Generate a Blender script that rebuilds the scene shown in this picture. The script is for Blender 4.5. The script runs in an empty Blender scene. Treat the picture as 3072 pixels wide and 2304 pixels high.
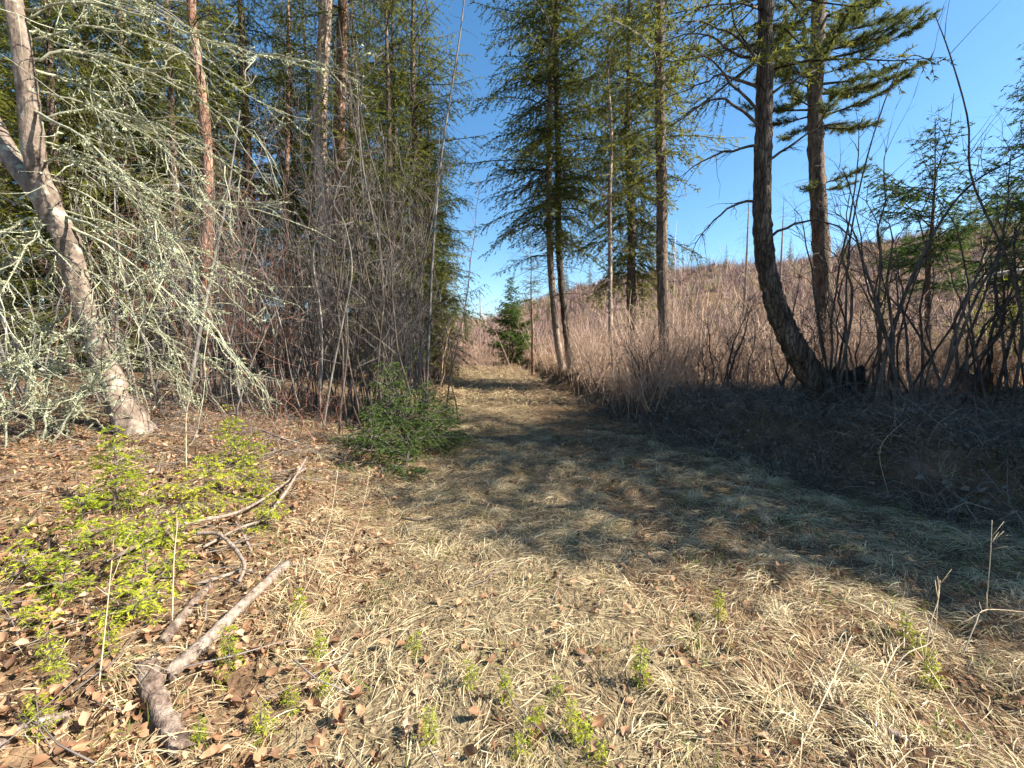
import bpy, math
import numpy as np
from mathutils import Vector

# ------------------------------------------------------------------ camera, sky, sun, exposure
SC = bpy.context.scene
COL = SC.collection
FPX, CX, CY = 430.0, 512.0, 384.0           # focal length in pixels of the 1024x768 frame
EYE = np.array([0.0, 0.0, 1.6])
PITCH = math.radians(-4.5)

cam = bpy.data.cameras.new('camera')
cam.sensor_width = 36.0
cam.lens = 36.0 * FPX / 1024.0
cam.clip_end = 3000.0
cam.clip_start = 0.05
camo = bpy.data.objects.new('camera', cam)
camo.location = EYE
camo.rotation_euler = (math.radians(90) + PITCH, 0, 0)
COL.objects.link(camo)
SC.camera = camo

SUN_AZ = math.radians(100)      # clockwise from +Y (view direction): to the right, a little behind
SUN_EL = math.radians(40)
world = bpy.data.worlds.new('World')
SC.world = world
world.use_nodes = True
wn = world.node_tree.nodes
bg = wn['Background']
sky = wn.new('ShaderNodeTexSky')
sky.sky_type = 'NISHITA'
sky.sun_disc = False
sky.sun_elevation = SUN_EL
sky.sun_rotation = SUN_AZ
sky.air_density = 1.0
sky.dust_density = 0.4
sky.ozone_density = 2.5
hs = wn.new('ShaderNodeHueSaturation')
hs.inputs['Hue'].default_value = 0.495
hs.inputs['Saturation'].default_value = 1.22
world.node_tree.links.new(sky.outputs[0], hs.inputs['Color'])
world.node_tree.links.new(hs.outputs[0], bg.inputs[0])
bg.inputs[1].default_value = 0.08

sun = bpy.data.lights.new('sun', 'SUN')
sun.energy = 5.0
sun.angle = math.radians(0.5)
sun.color = (1.0, 0.93, 0.82)
suno = bpy.data.objects.new('sun', sun)
sd = Vector((math.sin(SUN_AZ) * math.cos(SUN_EL), math.cos(SUN_AZ) * math.cos(SUN_EL), math.sin(SUN_EL)))
suno.rotation_euler = sd.to_track_quat('Z', 'Y').to_euler()
suno.location = (20, -5, 30)
COL.objects.link(suno)

SC.view_settings.view_transform = 'Standard'
SC.view_settings.look = 'None'
SC.view_settings.gamma = 1.0
SC.view_settings.exposure = 1.62
SC.cycles.max_bounces = 4
SC.cycles.diffuse_bounces = 2
SC.cycles.transmission_bounces = 2
SC.cycles.adaptive_threshold = 0.03
SC.cycles.use_adaptive_sampling = True
SC.cycles.use_denoising = True

# ------------------------------------------------------------------ helpers
RNG = np.random.default_rng(7)
UP = np.array([0, 0, 1.0])


def smooth(t):
    t = np.clip(t, 0, 1)
    return t * t * (3 - 2 * t)


def nz(x, y, s=1.0, k=0.0):
    """cheap smooth noise, about -1..1"""
    x = np.asarray(x) * s
    y = np.asarray(y) * s
    return (np.sin(1.7 * x + 2.3 * y + 1.1 + k) + np.sin(-2.9 * x + 1.3 * y + 4.2 + 2 * k) + np.sin(3.7 * x + 3.1 * y + 0.4 + 3 * k)
            + np.sin(0.9 * x - 4.3 * y + 2.6 + k) + np.sin(-5.3 * x - 2.2 * y + 5.0 + k) + np.sin(6.1 * x - 5.7 * y + 1.9)) / 3.6


RX = np.array([-400, -120, -40, -6, 16, 35, 52, 78, 103, 143, 220, 500.0])
RH = np.array([8, 8, 7, 8, 16, 20, 22, 23, 29, 35, 40, 40.0])


def bank_foot(y):
    yy = np.clip(y, -4, 60)
    return 2.6 + 5.0 * np.exp(-np.maximum(yy, 0) / 4.0) - 0.042 * yy - 0.0007 * yy ** 2


def tc(y):
    yy = np.clip(y, 0, 70)
    return -0.03 * yy - 0.0013 * yy ** 2


def H(x, y):
    x = np.asarray(x, float)
    y = np.asarray(y, float)
    cx = tc(y)
    d = x - cx
    xf = bank_foot(y) + 0.25 * nz(x * 0, y, 0.8)
    b = (x - xf)
    h = (0.58 + 0.08 * nz(x, y, 0.5)) * smooth(b / 0.9) + 0.012 * np.clip(b - 1, 0, 40)
    h = h + 0.1 * smooth(b / 1.2) * np.abs(nz(x, y, 2.2, 1.0)) + 0.05 * smooth(b / 0.5) * smooth((2.2 - b) / 1.0) * nz(x, y, 5.5, 1.0)
    t = np.maximum(0, -d - 0.9)
    h = h + 1.1 * (1 - np.exp(-0.24 * t))
    h = h + 0.017 * np.clip(y - 13, 0, 60)
    ridge = np.interp(x, RX, RH)
    h = h + ridge * smooth((y - 26) / 105.0) * (1 + 0.05 * nz(x, y, 0.06)) - 0.10 * np.clip(y - 135, 0, 400) 
    off = np.clip(np.abs(d) - 0.5, 0, 1)
    h = h + (0.012 + 0.03 * off) * nz(x, y, 1.3) + 0.010 * nz(x, y, 4.1, 2.0)
    return h


def ray(px, py):
    a = (px - CX) / FPX
    b = (CY - py) / FPX
    cp, sp = math.cos(PITCH), math.sin(PITCH)
    return np.array([a, cp - b * sp, sp + b * cp])


def P(px, py, Y):
    """world point seen at pixel (px,py) at distance Y ahead"""
    d = ray(px, py)
    return EYE + d * (Y / d[1])


def G(px, Y):
    """ground point in picture column px at distance Y ahead"""
    py = 400.0
    for _ in range(6):
        p = P(px, py, Y)
        z = float(H(p[0], p[1]))
        cp, sp = math.cos(PITCH), math.sin(PITCH)
        v = np.array([p[0], p[1], z]) - EYE
        dep = v[1] * cp + v[2] * sp
        upc = -v[1] * sp + v[2] * cp
        py = CY - FPX * upc / dep
    return np.array([p[0], p[1], z])


def GP(px, py, lo=1.2, hi=60):
    """ground point under pixel"""
    d = ray(px, py)
    Ys = np.linspace(lo, hi, 4000)
    pts = EYE[None] + d[None] * (Ys / d[1])[:, None]
    below = pts[:, 2] < H(pts[:, 0], pts[:, 1])
    i = int(np.argmax(below)) if below.any() else len(Ys) - 1
    p = pts[i]
    return np.array([p[0], p[1], float(H(p[0], p[1]))])


def unit(v):
    return v / np.maximum(np.linalg.norm(v, axis=-1, keepdims=True), 1e-9)


class MB:
    """collects geometry; build() makes ONE mesh object"""

    def __init__(self):
        self.v, self.q, self.t, self.r = [], [], [], []
        self.qm, self.tm = [], []
        self.n = 0

    def _add(self, V, r):
        self.v.append(V.reshape(-1, 3))
        self.r.append(np.broadcast_to(r, V.shape[:-1]).reshape(-1))
        o = self.n
        self.n += V.size // 3
        return o

    def tubes(self, Pn, R, sides=3, mat=0, rnd=None):
        m, n = Pn.shape[:2]
        if m == 0:
            return
        T = unit(np.gradient(Pn, axis=1))
        mt = np.abs(T.mean(axis=1))
        ref = np.where((mt[:, 2] < 0.75)[:, None], np.array([0, 0, 1.0]), np.array([1.0, 0, 0]))
        U = unit(np.cross(T, ref[:, None, :]))
        W = np.cross(T, U)
        a = np.arange(sides) * 2 * np.pi / sides
        R = np.asarray(R, float)
        if R.ndim == 2:
            R = R[:, :, None]
        R = np.broadcast_to(R, (m, n, sides))
        V = Pn[:, :, None, :] + R[..., None] * (np.cos(a)[None, None, :, None] * U[:, :, None, :] + np.sin(a)[None, None, :, None] * W[:, :, None, :])
        if rnd is None:
            rnd = np.random.default_rng(m).random(m)
        o = self._add(V, np.asarray(rnd).reshape(-1, 1, 1))
        i = np.arange(m)[:, None, None] * n * sides
        j = np.arange(n - 1)[None, :, None] * sides
        k = np.arange(sides)[None, None, :]
        k2 = (k + 1) % sides
        F = np.stack([i + j + k, i + j + k2, i + j + sides + k2, i + j + sides + k], -1).reshape(-1, 4) + o
        self.q.append(F)
        self.qm.append(np.full(len(F), mat, np.int32))
        if sides == 3:
            for jj, flip in ((0, 1), (n - 1, 0)):
                C = (np.arange(m)[:, None] * n * sides + jj * sides + np.array([0, 2, 1] if flip else [0, 1, 2])[None]) + o
                self.t.append(C)
                self.tm.append(np.full(len(C), mat, np.int32))
        else:
            for jj in (0, n - 1):
                cen = Pn[:, jj, :]
                oc = self._add(cen, np.asarray(rnd).reshape(-1))
                kk = np.arange(sides)
                A = np.arange(m)[:, None] * n * sides + jj * sides + kk[None] + o
                B = np.arange(m)[:, None] * n * sides + jj * sides + ((kk + 1) % sides)[None] + o
                Cc = np.broadcast_to((np.arange(m) + oc)[:, None], A.shape)
                t = np.stack([B, A, Cc] if jj == 0 else [A, B, Cc], -1).reshape(-1, 3)
                self.t.append(t)
                self.tm.append(np.full(len(t), mat, np.int32))

    def tris(self, A, B, C, mat=0, rnd=0.5):
        m = len(A)
        if m == 0:
            return
        V = np.stack([A, B, C], 1)
        o = self._add(V, np.broadcast_to(np.asarray(rnd), (m,)).reshape(-1, 1))
        self.t.append(np.arange(m * 3).reshape(-1, 3) + o)
        self.tm.append(np.full(m, mat, np.int32))

    def needles(self, base, d, side, ln, wd, mat=0, rnd=0.5):
        w = side * (np.asarray(wd) * 0.5)[..., None]
        self.tris(base - w, base + w, base + d * np.asarray(ln)[..., None], mat, rnd)

    def ribbons(self, Pn, W, side, mat=0, rnd=0.5):
        m, n = Pn.shape[:2]
        if m == 0:
            return
        W = np.broadcast_to(np.asarray(W), (m, n))
        V = np.stack([Pn - side[:, None, :] * W[..., None] * 0.5, Pn + side[:, None, :] * W[..., None] * 0.5], 2)
        o = self._add(V, np.broadcast_to(np.asarray(rnd), (m,)).reshape(-1, 1, 1))
        i = np.arange(m)[:, None] * n * 2
        j = np.arange(n - 1)[None] * 2
        b = (i + j)[..., None] + np.array([0, 1, 3, 2])
        F = b.reshape(-1, 4) + o
        self.q.append(F)
        self.qm.append(np.full(len(F), mat, np.int32))

    def raw(self, V, quads=None, tris=None, mat=0, rnd=0.5):
        o = self._add(np.asarray(V, float), rnd)
        if quads is not None and len(quads):
            self.q.append(np.asarray(quads) + o)
            self.qm.append(np.full(len(quads), mat, np.int32))
        if tris is not None and len(tris):
            self.t.append(np.asarray(tris) + o)
            self.tm.append(np.full(len(tris), mat, np.int32))

    def mesh(self, name, mats, smooth_shade=True):
        me = bpy.data.meshes.new(name)
        V = np.concatenate(self.v) if self.v else np.zeros((0, 3))
        r = np.concatenate(self.r) if self.r else np.zeros(0)
        q = np.concatenate(self.q) if self.q else np.zeros((0, 4), int)
        t = np.concatenate(self.t) if self.t else np.zeros((0, 3), int)
        mi = np.concatenate(self.qm + self.tm) if (self.qm or self.tm) else np.zeros(0, np.int32)
        me.vertices.add(len(V))
        me.vertices.foreach_set('co', V.astype(np.float32).ravel())
        li = np.concatenate([q.ravel(), t.ravel()]).astype(np.int32)
        me.loops.add(len(li))
        me.loops.foreach_set('vertex_index', li)
        st = np.concatenate([np.arange(len(q)) * 4, len(q) * 4 + np.arange(len(t)) * 3]).astype(np.int32)
        me.polygons.add(len(st))
        me.polygons.foreach_set('loop_start', st)
        me.polygons.foreach_set('material_index', mi.astype(np.int32))
        me.polygons.foreach_set('use_smooth', np.full(len(st), smooth_shade, bool))
        at = me.attributes.new('rnd', 'FLOAT', 'POINT')
        at.data.foreach_set('value', r.astype(np.float32))
        for m in (mats if isinstance(mats, (list, tuple)) else [mats]):
            me.materials.append(m)
        me.update(calc_edges=True)
        return me

    def build(self, name, mats, parent=None, smooth_shade=True):
        return link(name, self.mesh(name, mats, smooth_shade), parent)


def link(name, me, parent=None):
    o = bpy.data.objects.new(name, me)
    COL.objects.link(o)
    if parent is not None:
        o.parent = parent
    return o


def tag(o, label=None, cat=None, group=None, kind=None):
    for k, v in (('label', label), ('category', cat), ('group', group), ('kind', kind)):
        if v:
            o[k] = v
    return o


def thing(name, label, cat, loc=(0, 0, 0), group=None, rz=0.0, sc=1.0):
    o = bpy.data.objects.new(name, None)
    o.empty_display_size = 0.2
    COL.objects.link(o)
    o.location = [float(c) for c in loc]
    o.rotation_euler = (0, 0, rz)
    o.scale = (sc, sc, sc)
    return tag(o, label, cat, group)


def dup(root, loc, rz=0.0, sc=1.0, label=None, tilt=(0, 0)):
    def cp(o, parent):
        c = o.copy()
        COL.objects.link(c)
        c.parent = parent
        for ch in list(o.children):
            if ch.name in bpy.data.objects:
                cp(ch, c)
        return c
    r = cp(root, None)
    r.location = [float(c) for c in loc]
    r.rotation_euler = (tilt[0], tilt[1], rz)
    r.scale = (sc, sc, sc)
    if label:
        r['label'] = label
    return r


def spline(pts, n):
    """Catmull-Rom through pts, n samples"""
    p = np.asarray(pts, float)
    p = np.vstack([2 * p[0] - p[1], p, 2 * p[-1] - p[-2]])
    out = []
    k = len(p) - 3
    for u in np.linspace(0, k, n):
        i = min(int(u), k - 1)
        t = u - i
        a, b, c, d = p[i], p[i + 1], p[i + 2], p[i + 3]
        out.append(0.5 * (2 * b + (c - a) * t + (2 * a - 5 * b + 4 * c - d) * t * t + (3 * b - a - 3 * c + d) * t ** 3))
    return np.array(out)


# ------------------------------------------------------------------ materials
def mat_new(name):
    m = bpy.data.materials.new(name)
    m.use_nodes = True
    n, l = m.node_tree.nodes, m.node_tree.links
    b = n['Principled BSDF']
    b.inputs['Roughness'].default_value = 0.85
    b.inputs['Specular IOR Level'].default_value = 0.2
    return m, n, l, b


def ramp(n, stops):
    r = n.new('ShaderNodeValToRGB')
    e = r.color_ramp.elements
    while len(e) < len(stops):
        e.new(0.5)
    for k, (p, c) in enumerate(stops):
        e[k].position = p
        e[k].color = (*c, 1)
    return r


def mat_leafy(name, stops, trans=0.25, tcol=None, objvar=0.0, rough=0.75, spec=0.25):
    """thin leaf, needle or grass blade: colour picked per blade, a share of the light passes through"""
    m, n, l, b = mat_new(name)
    at = n.new('ShaderNodeAttribute')
    at.attribute_name = 'rnd'
    r = ramp(n, stops)
    fac = at.outputs['Fac']
    if objvar:
        oi = n.new('ShaderNodeObjectInfo')
        mm = n.new('ShaderNodeMath')
        mm.operation = 'MULTIPLY_ADD'
        l.new(oi.outputs['Random'], mm.inputs[0])
        mm.inputs[1].default_value = objvar
        l.new(at.outputs['Fac'], mm.inputs[2])
        ms = n.new('ShaderNodeMath')
        ms.operation = 'SUBTRACT'
        l.new(mm.outputs[0], ms.inputs[0])
        ms.inputs[1].default_value = objvar * 0.5
        fac = ms.outputs[0]
    l.new(fac, r.inputs[0])
    l.new(r.outputs[0], b.inputs['Base Color'])
    b.inputs['Roughness'].default_value = rough
    b.inputs['Specular IOR Level'].default_value = spec
    if trans:
        tr = n.new('ShaderNodeBsdfTranslucent')
        mx = n.new('ShaderNodeMixShader')
        mx.inputs[0].default_value = trans
        l.new(r.outputs[0], tr.inputs[0])
        l.new(b.outputs[0], mx.inputs[1])
        l.new(tr.outputs[0], mx.inputs[2])
        l.new(mx.outputs[0], n['Material Output'].inputs[0])
    return m


def mat_bark(name, c1, c2, c3, sc=8.0, stretch=0.25, bump=0.6, lichen=None, lich_amt=0.55, cracks=True):
    m, n, l, b = mat_new(name)
    tc = n.new('ShaderNodeTexCoord')
    mp = n.new('ShaderNodeMapping')
    mp.inputs['Scale'].default_value = (1, 1, stretch)
    l.new(tc.outputs['Object'], mp.inputs[0])
    no = n.new('ShaderNodeTexNoise')
    no.inputs['Scale'].default_value = sc
    no.inputs['Detail'].default_value = 5
    no.inputs['Roughness'].default_value = 0.65
    l.new(mp.outputs[0], no.inputs[0])
    r = ramp(n, [(0.32, c1), (0.5, c2), (0.68, c3)])
    l.new(no.outputs[0], r.inputs[0])
    vo = n.new('ShaderNodeTexVoronoi')
    vo.feature = 'DISTANCE_TO_EDGE'
    vo.inputs['Scale'].default_value = sc * 2.2
    l.new(mp.outputs[0], vo.inputs[0])
    cr = ramp(n, [(0.0, (0.25, 0.25, 0.25)), (0.12, (1, 1, 1))])
    l.new(vo.outputs[0], cr.inputs[0])
    mix = n.new('ShaderNodeMix')
    mix.data_type = 'RGBA'
    mix.blend_type = 'MULTIPLY'
    mix.inputs[0].default_value = 0.7 if cracks else 0.0
    l.new(r.outputs[0], mix.inputs[6])
    l.new(cr.outputs[0], mix.inputs[7])
    col = mix.outputs[2]
    if lichen:
        n2 = n.new('ShaderNodeTexNoise')
        n2.inputs['Scale'].default_value = 5.0
        n2.inputs['Detail'].default_value = 6
        n2.inputs['Roughness'].default_value = 0.7
        l.new(tc.outputs['Object'], n2.inputs[0])
        r2 = ramp(n, [(lich_amt, (0, 0, 0)), (lich_amt + 0.06, (1, 1, 1))])
        l.new(n2.outputs[0], r2.inputs[0])
        m2 = n.new('ShaderNodeMix')
        m2.data_type = 'RGBA'
        l.new(r2.outputs[0], m2.inputs[0])
        l.new(col, m2.inputs[6])
        m2.inputs[7].default_value = (*lichen, 1)
        col = m2.outputs[2]
    l.new(col, b.inputs['Base Color'])
    bp = n.new('ShaderNodeBump')
    bp.inputs['Strength'].default_value = bump
    bp.inputs['Distance'].default_value = 0.03
    ad = n.new('ShaderNodeMath')
    ad.operation = 'ADD'
    if cracks:
        l.new(cr.outputs[0], ad.inputs[0])
    else:
        ad.inputs[0].default_value = 0.0
    l.new(no.outputs[0], ad.inputs[1])
    l.new(ad.outputs[0], bp.inputs['Height'])
    l.new(bp.outputs[0], b.inputs['Normal'])
    return m


def mat_twig(name, c1, c2, objvar=0.4):
    return mat_leafy(name, [(0.0, c1), (1.0, c2)], trans=0, objvar=objvar, rough=0.8)


def mat_ground(name, stops, sc=3.0):
    m, n, l, b = mat_new(name)
    tc = n.new('ShaderNodeTexCoord')
    no = n.new('ShaderNodeTexNoise')
    no.inputs['Scale'].default_value = sc
    no.inputs['Detail'].default_value = 6
    no.inputs['Roughness'].default_value = 0.72
    l.new(tc.outputs['Object'], no.inputs[0])
    r = ramp(n, stops)
    l.new(no.outputs[0], r.inputs[0])
    l.new(r.outputs[0], b.inputs['Base Color'])
    n2 = n.new('ShaderNodeTexNoise')
    n2.inputs['Scale'].default_value = 28
    n2.inputs['Detail'].default_value = 4
    l.new(tc.outputs['Object'], n2.inputs[0])
    bp = n.new('ShaderNodeBump')
    bp.inputs['Strength'].default_value = 0.9
    bp.inputs['Distance'].default_value = 0.05
    l.new(n2.outputs[0], bp.inputs['Height'])
    l.new(bp.outputs[0], b.inputs['Normal'])
    b.inputs['Roughness'].default_value = 1.0
    b.inputs['Specular IOR Level'].default_value = 0.05
    return m


M = {}
M['soil'] = mat_ground('soil', [(0.3, (0.06, 0.038, 0.023)), (0.5, (0.15, 0.095, 0.055)), (0.7, (0.25, 0.165, 0.095))])
M['trail'] = mat_ground('trail_soil', [(0.3, (0.09, 0.065, 0.035)), (0.5, (0.19, 0.145, 0.085)), (0.7, (0.27, 0.215, 0.13))], 5.0)
M['straw'] = mat_leafy('dry_grass', [(0.0, (0.10, 0.07, 0.045)), (0.3, (0.29, 0.205, 0.115)), (0.65, (0.53, 0.42, 0.235)), (1.0, (0.72, 0.62, 0.39))], 0.25, rough=0.55, spec=0.35)
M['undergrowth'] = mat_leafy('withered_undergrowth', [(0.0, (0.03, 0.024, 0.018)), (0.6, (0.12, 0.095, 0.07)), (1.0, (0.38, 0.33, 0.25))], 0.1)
M['fresh'] = mat_leafy('fresh_grass', [(0.0, (0.09, 0.12, 0.018)), (1.0, (0.22, 0.26, 0.04))], 0.35)
M['leaf_brown'] = mat_leafy('dead_leaf_brown', [(0.0, (0.12, 0.066, 0.04)), (0.4, (0.29, 0.155, 0.08)), (0.75, (0.47, 0.275, 0.155)), (1.0, (0.50, 0.37, 0.25))], 0.2, objvar=0.8, rough=0.6)
M['leaf_grey'] = mat_leafy('dead_leaf_grey', [(0.0, (0.13, 0.1, 0.075)), (1.0, (0.36, 0.3, 0.24))], 0.15, objvar=0.8)
M['fir'] = mat_leafy('fir_needles', [(0.0, (0.03, 0.045, 0.012)), (0.5, (0.115, 0.135, 0.024)), (1.0, (0.24, 0.24, 0.042))], 0.5, objvar=0.45)
M['fir_yel'] = mat_leafy('mossy_fir_needles', [(0.0, (0.055, 0.07, 0.015)), (0.5, (0.15, 0.16, 0.03)), (1.0, (0.28, 0.27, 0.052))], 0.5, objvar=0.35)
M['pine'] = mat_leafy('pine_needles', [(0.0, (0.06, 0.085, 0.025)), (0.5, (0.13, 0.16, 0.045)), (1.0, (0.24, 0.24, 0.07))], 0.35)
M['seedling'] = mat_leafy('seedling_needles', [(0.0, (0.13, 0.18, 0.014)), (0.5, (0.32, 0.37, 0.024)), (1.0, (0.52, 0.52, 0.05))], 0.42, objvar=0.5)
M['firbush'] = mat_leafy('young_fir_needles', [(0.0, (0.022, 0.05, 0.012)), (0.5, (0.055, 0.10, 0.018)), (1.0, (0.12, 0.17, 0.03))], 0.35, objvar=0.3)
M['bark'] = mat_bark('conifer_bark', (0.06, 0.042, 0.032), (0.15, 0.105, 0.075), (0.26, 0.19, 0.14), 7, 0.25)
M['bark_red'] = mat_bark('reddish_pine_bark', (0.10, 0.05, 0.032), (0.24, 0.125, 0.08), (0.40, 0.27, 0.19), 6, 0.3)
M['bark_pale_lit'] = mat_bark('pale_sunlit_bark', (0.15, 0.1, 0.072), (0.34, 0.25, 0.18), (0.5, 0.4, 0.31), 6, 0.3)  # sunlit look of tall trunks put into a paler bark colour
M['bark_dark'] = mat_bark('dark_furrowed_bark', (0.035, 0.026, 0.02), (0.10, 0.075, 0.055), (0.2, 0.16, 0.12), 9, 0.22, 0.9)
M['bark_lichen'] = mat_bark('lichen_spotted_bark', (0.075, 0.056, 0.044), (0.19, 0.145, 0.11), (0.32, 0.255, 0.20), 9, 0.6, 1.0, lichen=(0.36, 0.37, 0.27), lich_amt=0.56, cracks=False)
M['bark_grey'] = mat_bark('grey_weathered_wood', (0.075, 0.056, 0.043), (0.235, 0.18, 0.14), (0.40, 0.325, 0.26), 26, 0.3, 0.8, cracks=False)
M['bark_log'] = mat_bark('flaking_log_bark', (0.04, 0.028, 0.02), (0.17, 0.12, 0.09), (0.34, 0.27, 0.21), 22, 0.35, 1.0, cracks=False)
M['stem_grey'] = mat_bark('grey_shrub_bark', (0.075, 0.065, 0.056), (0.17, 0.15, 0.13), (0.29, 0.26, 0.23), 12, 0.3, 0.3, lichen=(0.34, 0.37, 0.29), lich_amt=0.6, cracks=False)
M['stem_dark'] = mat_bark('dark_shrub_bark', (0.035, 0.028, 0.024), (0.085, 0.068, 0.056), (0.16, 0.13, 0.11), 12, 0.3, 0.3, lichen=(0.25, 0.27, 0.22), lich_amt=0.64, cracks=False)
M['twig_grey'] = mat_twig('grey_twigs', (0.085, 0.07, 0.06), (0.23, 0.195, 0.17))
M['twig_dark'] = mat_twig('dark_twigs', (0.04, 0.03, 0.025), (0.11, 0.085, 0.07))
M['twig_tan'] = mat_twig('tan_brush_stems', (0.16, 0.10, 0.075), (0.64, 0.45, 0.32), 0.6)
M['twig_red'] = mat_twig('reddish_twigs', (0.13, 0.055, 0.04), (0.30, 0.15, 0.10))
M['brush_far'] = mat_leafy('far_brush_stems', [(0.0, (0.12, 0.075, 0.075)), (0.45, (0.31, 0.19, 0.165)), (0.8, (0.52, 0.35, 0.27)), (1.0, (0.30, 0.26, 0.13))], 0)
M['lichen'] = mat_leafy('pale_lichen', [(0.0, (0.28, 0.30, 0.17)), (0.5, (0.50, 0.52, 0.33)), (1.0, (0.70, 0.71, 0.50))], 0.3)
M['lichen_twig'] = mat_twig('lichen_coated_twigs', (0.17, 0.155, 0.105), (0.42, 0.43, 0.30), 0.4)
M['stalk'] = mat_twig('dry_stalk_straw', (0.42, 0.31, 0.19), (0.62, 0.5, 0.33))
M['stump'] = mat_bark('stump_wood', (0.09, 0.04, 0.022), (0.24, 0.11, 0.055), (0.36, 0.19, 0.10), 10, 0.3, 0.8)
M['char'] = mat_bark('charred_wood', (0.012, 0.011, 0.01), (0.03, 0.026, 0.024), (0.06, 0.052, 0.046), 10, 0.3, 0.8)
M['white_log'] = mat_bark('bleached_log', (0.3, 0.25, 0.21), (0.5, 0.45, 0.4), (0.66, 0.61, 0.55), 10, 0.3, 0.4, cracks=False)

# ------------------------------------------------------------------ ground, trail
def graded(lo, hi, fine_lo, fine_hi, step, grow=1.09, cap=12.0):
    a = list(np.arange(fine_lo, fine_hi, step))
    s, x = step, a[-1]
    while x < hi:
        s = min(s * grow, cap)
        x += s
        a.append(x)
    s, x, b = step, fine_lo, []
    while x > lo:
        s = min(s * grow, cap)
        x -= s
        b.append(x)
    return np.array(b[::-1] + a)


gx = graded(-320, 420, -7, 9, 0.16)
gy = graded(-60, 520, 0.5, 14, 0.16)
XX, YY = np.meshgrid(gx, gy)
ZZ = H(XX, YY)
nx_, ny_ = len(gx), len(gy)
mb = MB()
idx = np.arange(nx_ * ny_).reshape(ny_, nx_)
mb.raw(np.stack([XX, YY, ZZ], -1).reshape(-1, 3), np.stack([idx[:-1, :-1], idx[:-1, 1:], idx[1:, 1:], idx[1:, :-1]], -1).reshape(-1, 4))
tag(mb.build('ground', M['soil']), 'brown leafy forest soil rising to banks and a hill', kind='structure')

ty = np.concatenate([np.arange(1.0, 14, 0.12), np.arange(14, 27, 0.5)])
tu = np.linspace(-1, 1, 23)
TY, TU = np.meshgrid(ty, tu, indexing='ij')
TX = tc(TY) + TU * (1.15 + 0.15 * nz(TY, TU * 0, 0.9))
mb = MB()
idx = np.arange(TX.size).reshape(TX.shape)
mb.raw(np.stack([TX, TY, H(TX, TY) + 0.012 * (1 - TU ** 4) - 0.004], -1).reshape(-1, 3), np.stack([idx[:-1, :-1], idx[:-1, 1:], idx[1:, 1:], idx[1:, :-1]], -1).reshape(-1, 4))
tag(mb.build('path', M['trail']), 'grassy trail running ahead between the trees', kind='structure')


# ------------------------------------------------------------------ grass and litter (stuff)
def grass_field(rng, n, xr, yr, Lr, Wr, rise, keep, mat_rnd=(0.0, 1.0), npt=4, flow=1.0):
    x = rng.uniform(*xr, n)
    y = rng.uniform(*yr, n)
    # evenly per picture area rather than per ground area when far
    k = keep(x, y) > rng.random(n)
    x, y = x[k], y[k]
    m = len(x)
    base = np.stack([x, y, H(x, y)], -1)
    az = 3.6 * nz(x, y, 1.7, 0.5) + rng.normal(0, flow, m)
    L = rng.uniform(*Lr, m)
    hz = L * rise * rng.uniform(0.25, 1.0, m) ** 1.5
    t = np.linspace(0, 1, npt)
    d = np.stack([np.cos(az), np.sin(az), np.zeros(m)], -1)
    sd_ = np.stack([-np.sin(az), np.cos(az), np.zeros(m)], -1)
    curl = rng.normal(0, 0.25, m)
    ctr = base[:, None, :] + d[:, None, :] * (L[:, None] * t[None])[..., None] * 0.9 + sd_[:, None, :] * ((curl * L)[:, None] * (t ** 2)[None])[..., None]
    zz = hz[:, None] * (np.sin(t * 2.5))[None] - 0.01 + rng.uniform(0, 0.03, m)[:, None]
    gz = H(ctr[..., 0], ctr[..., 1])
    ctr[..., 2] = np.maximum(base[:, 2:3] * 0.3 + gz * 0.7 + zz, gz + 0.004)
    W = rng.uniform(*Wr, m)[:, None] * np.array([0.8, 1.0, 0.8, 0.12] if npt == 4 else [0.9, 1, 0.15])[None]
    side = unit(sd_ + np.stack([np.zeros(m), np.zeros(m), rng.normal(0, 0.6, m)], -1))
    lo, hi = mat_rnd
    r = lo + (hi - lo) * np.clip(rng.beta(2.2, 1.8, m) + 0.16 * nz(x, y, 1.1, 3.0) + 0.22 * nz(x, y, 4.0, 1.0) - 0.28 * smooth((x - bank_foot(y) + 0.3) / 0.5) - 0.10 * smooth((y - 3.2) / 1.5) - 0.14 * smooth((y - 5.5) / 2), 0, 1)  # browner on bank and trail; shade tone past the near grass put into colour
    return ctr, W, side, r


rg = np.random.default_rng(11)
mb = MB()


def keep_near(x, y):
    lit = smooth((-x - 0.5 - 0.25 * y + 0.35 * nz(x, y, 1.4)) / 0.9)          # leaf-litter corner on the left has less grass
    bankd = smooth((x - bank_foot(y) + 0.3) / 0.5)
    pat = 0.75 + 0.25 * nz(x, y, 1.3, 1.0) + 0.38 * nz(x, y, 3.6, 2.0)
    return np.clip(pat, 0.14, 1) * (1 - 0.6 * lit) * (1 - 0.5 * bankd)


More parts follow.
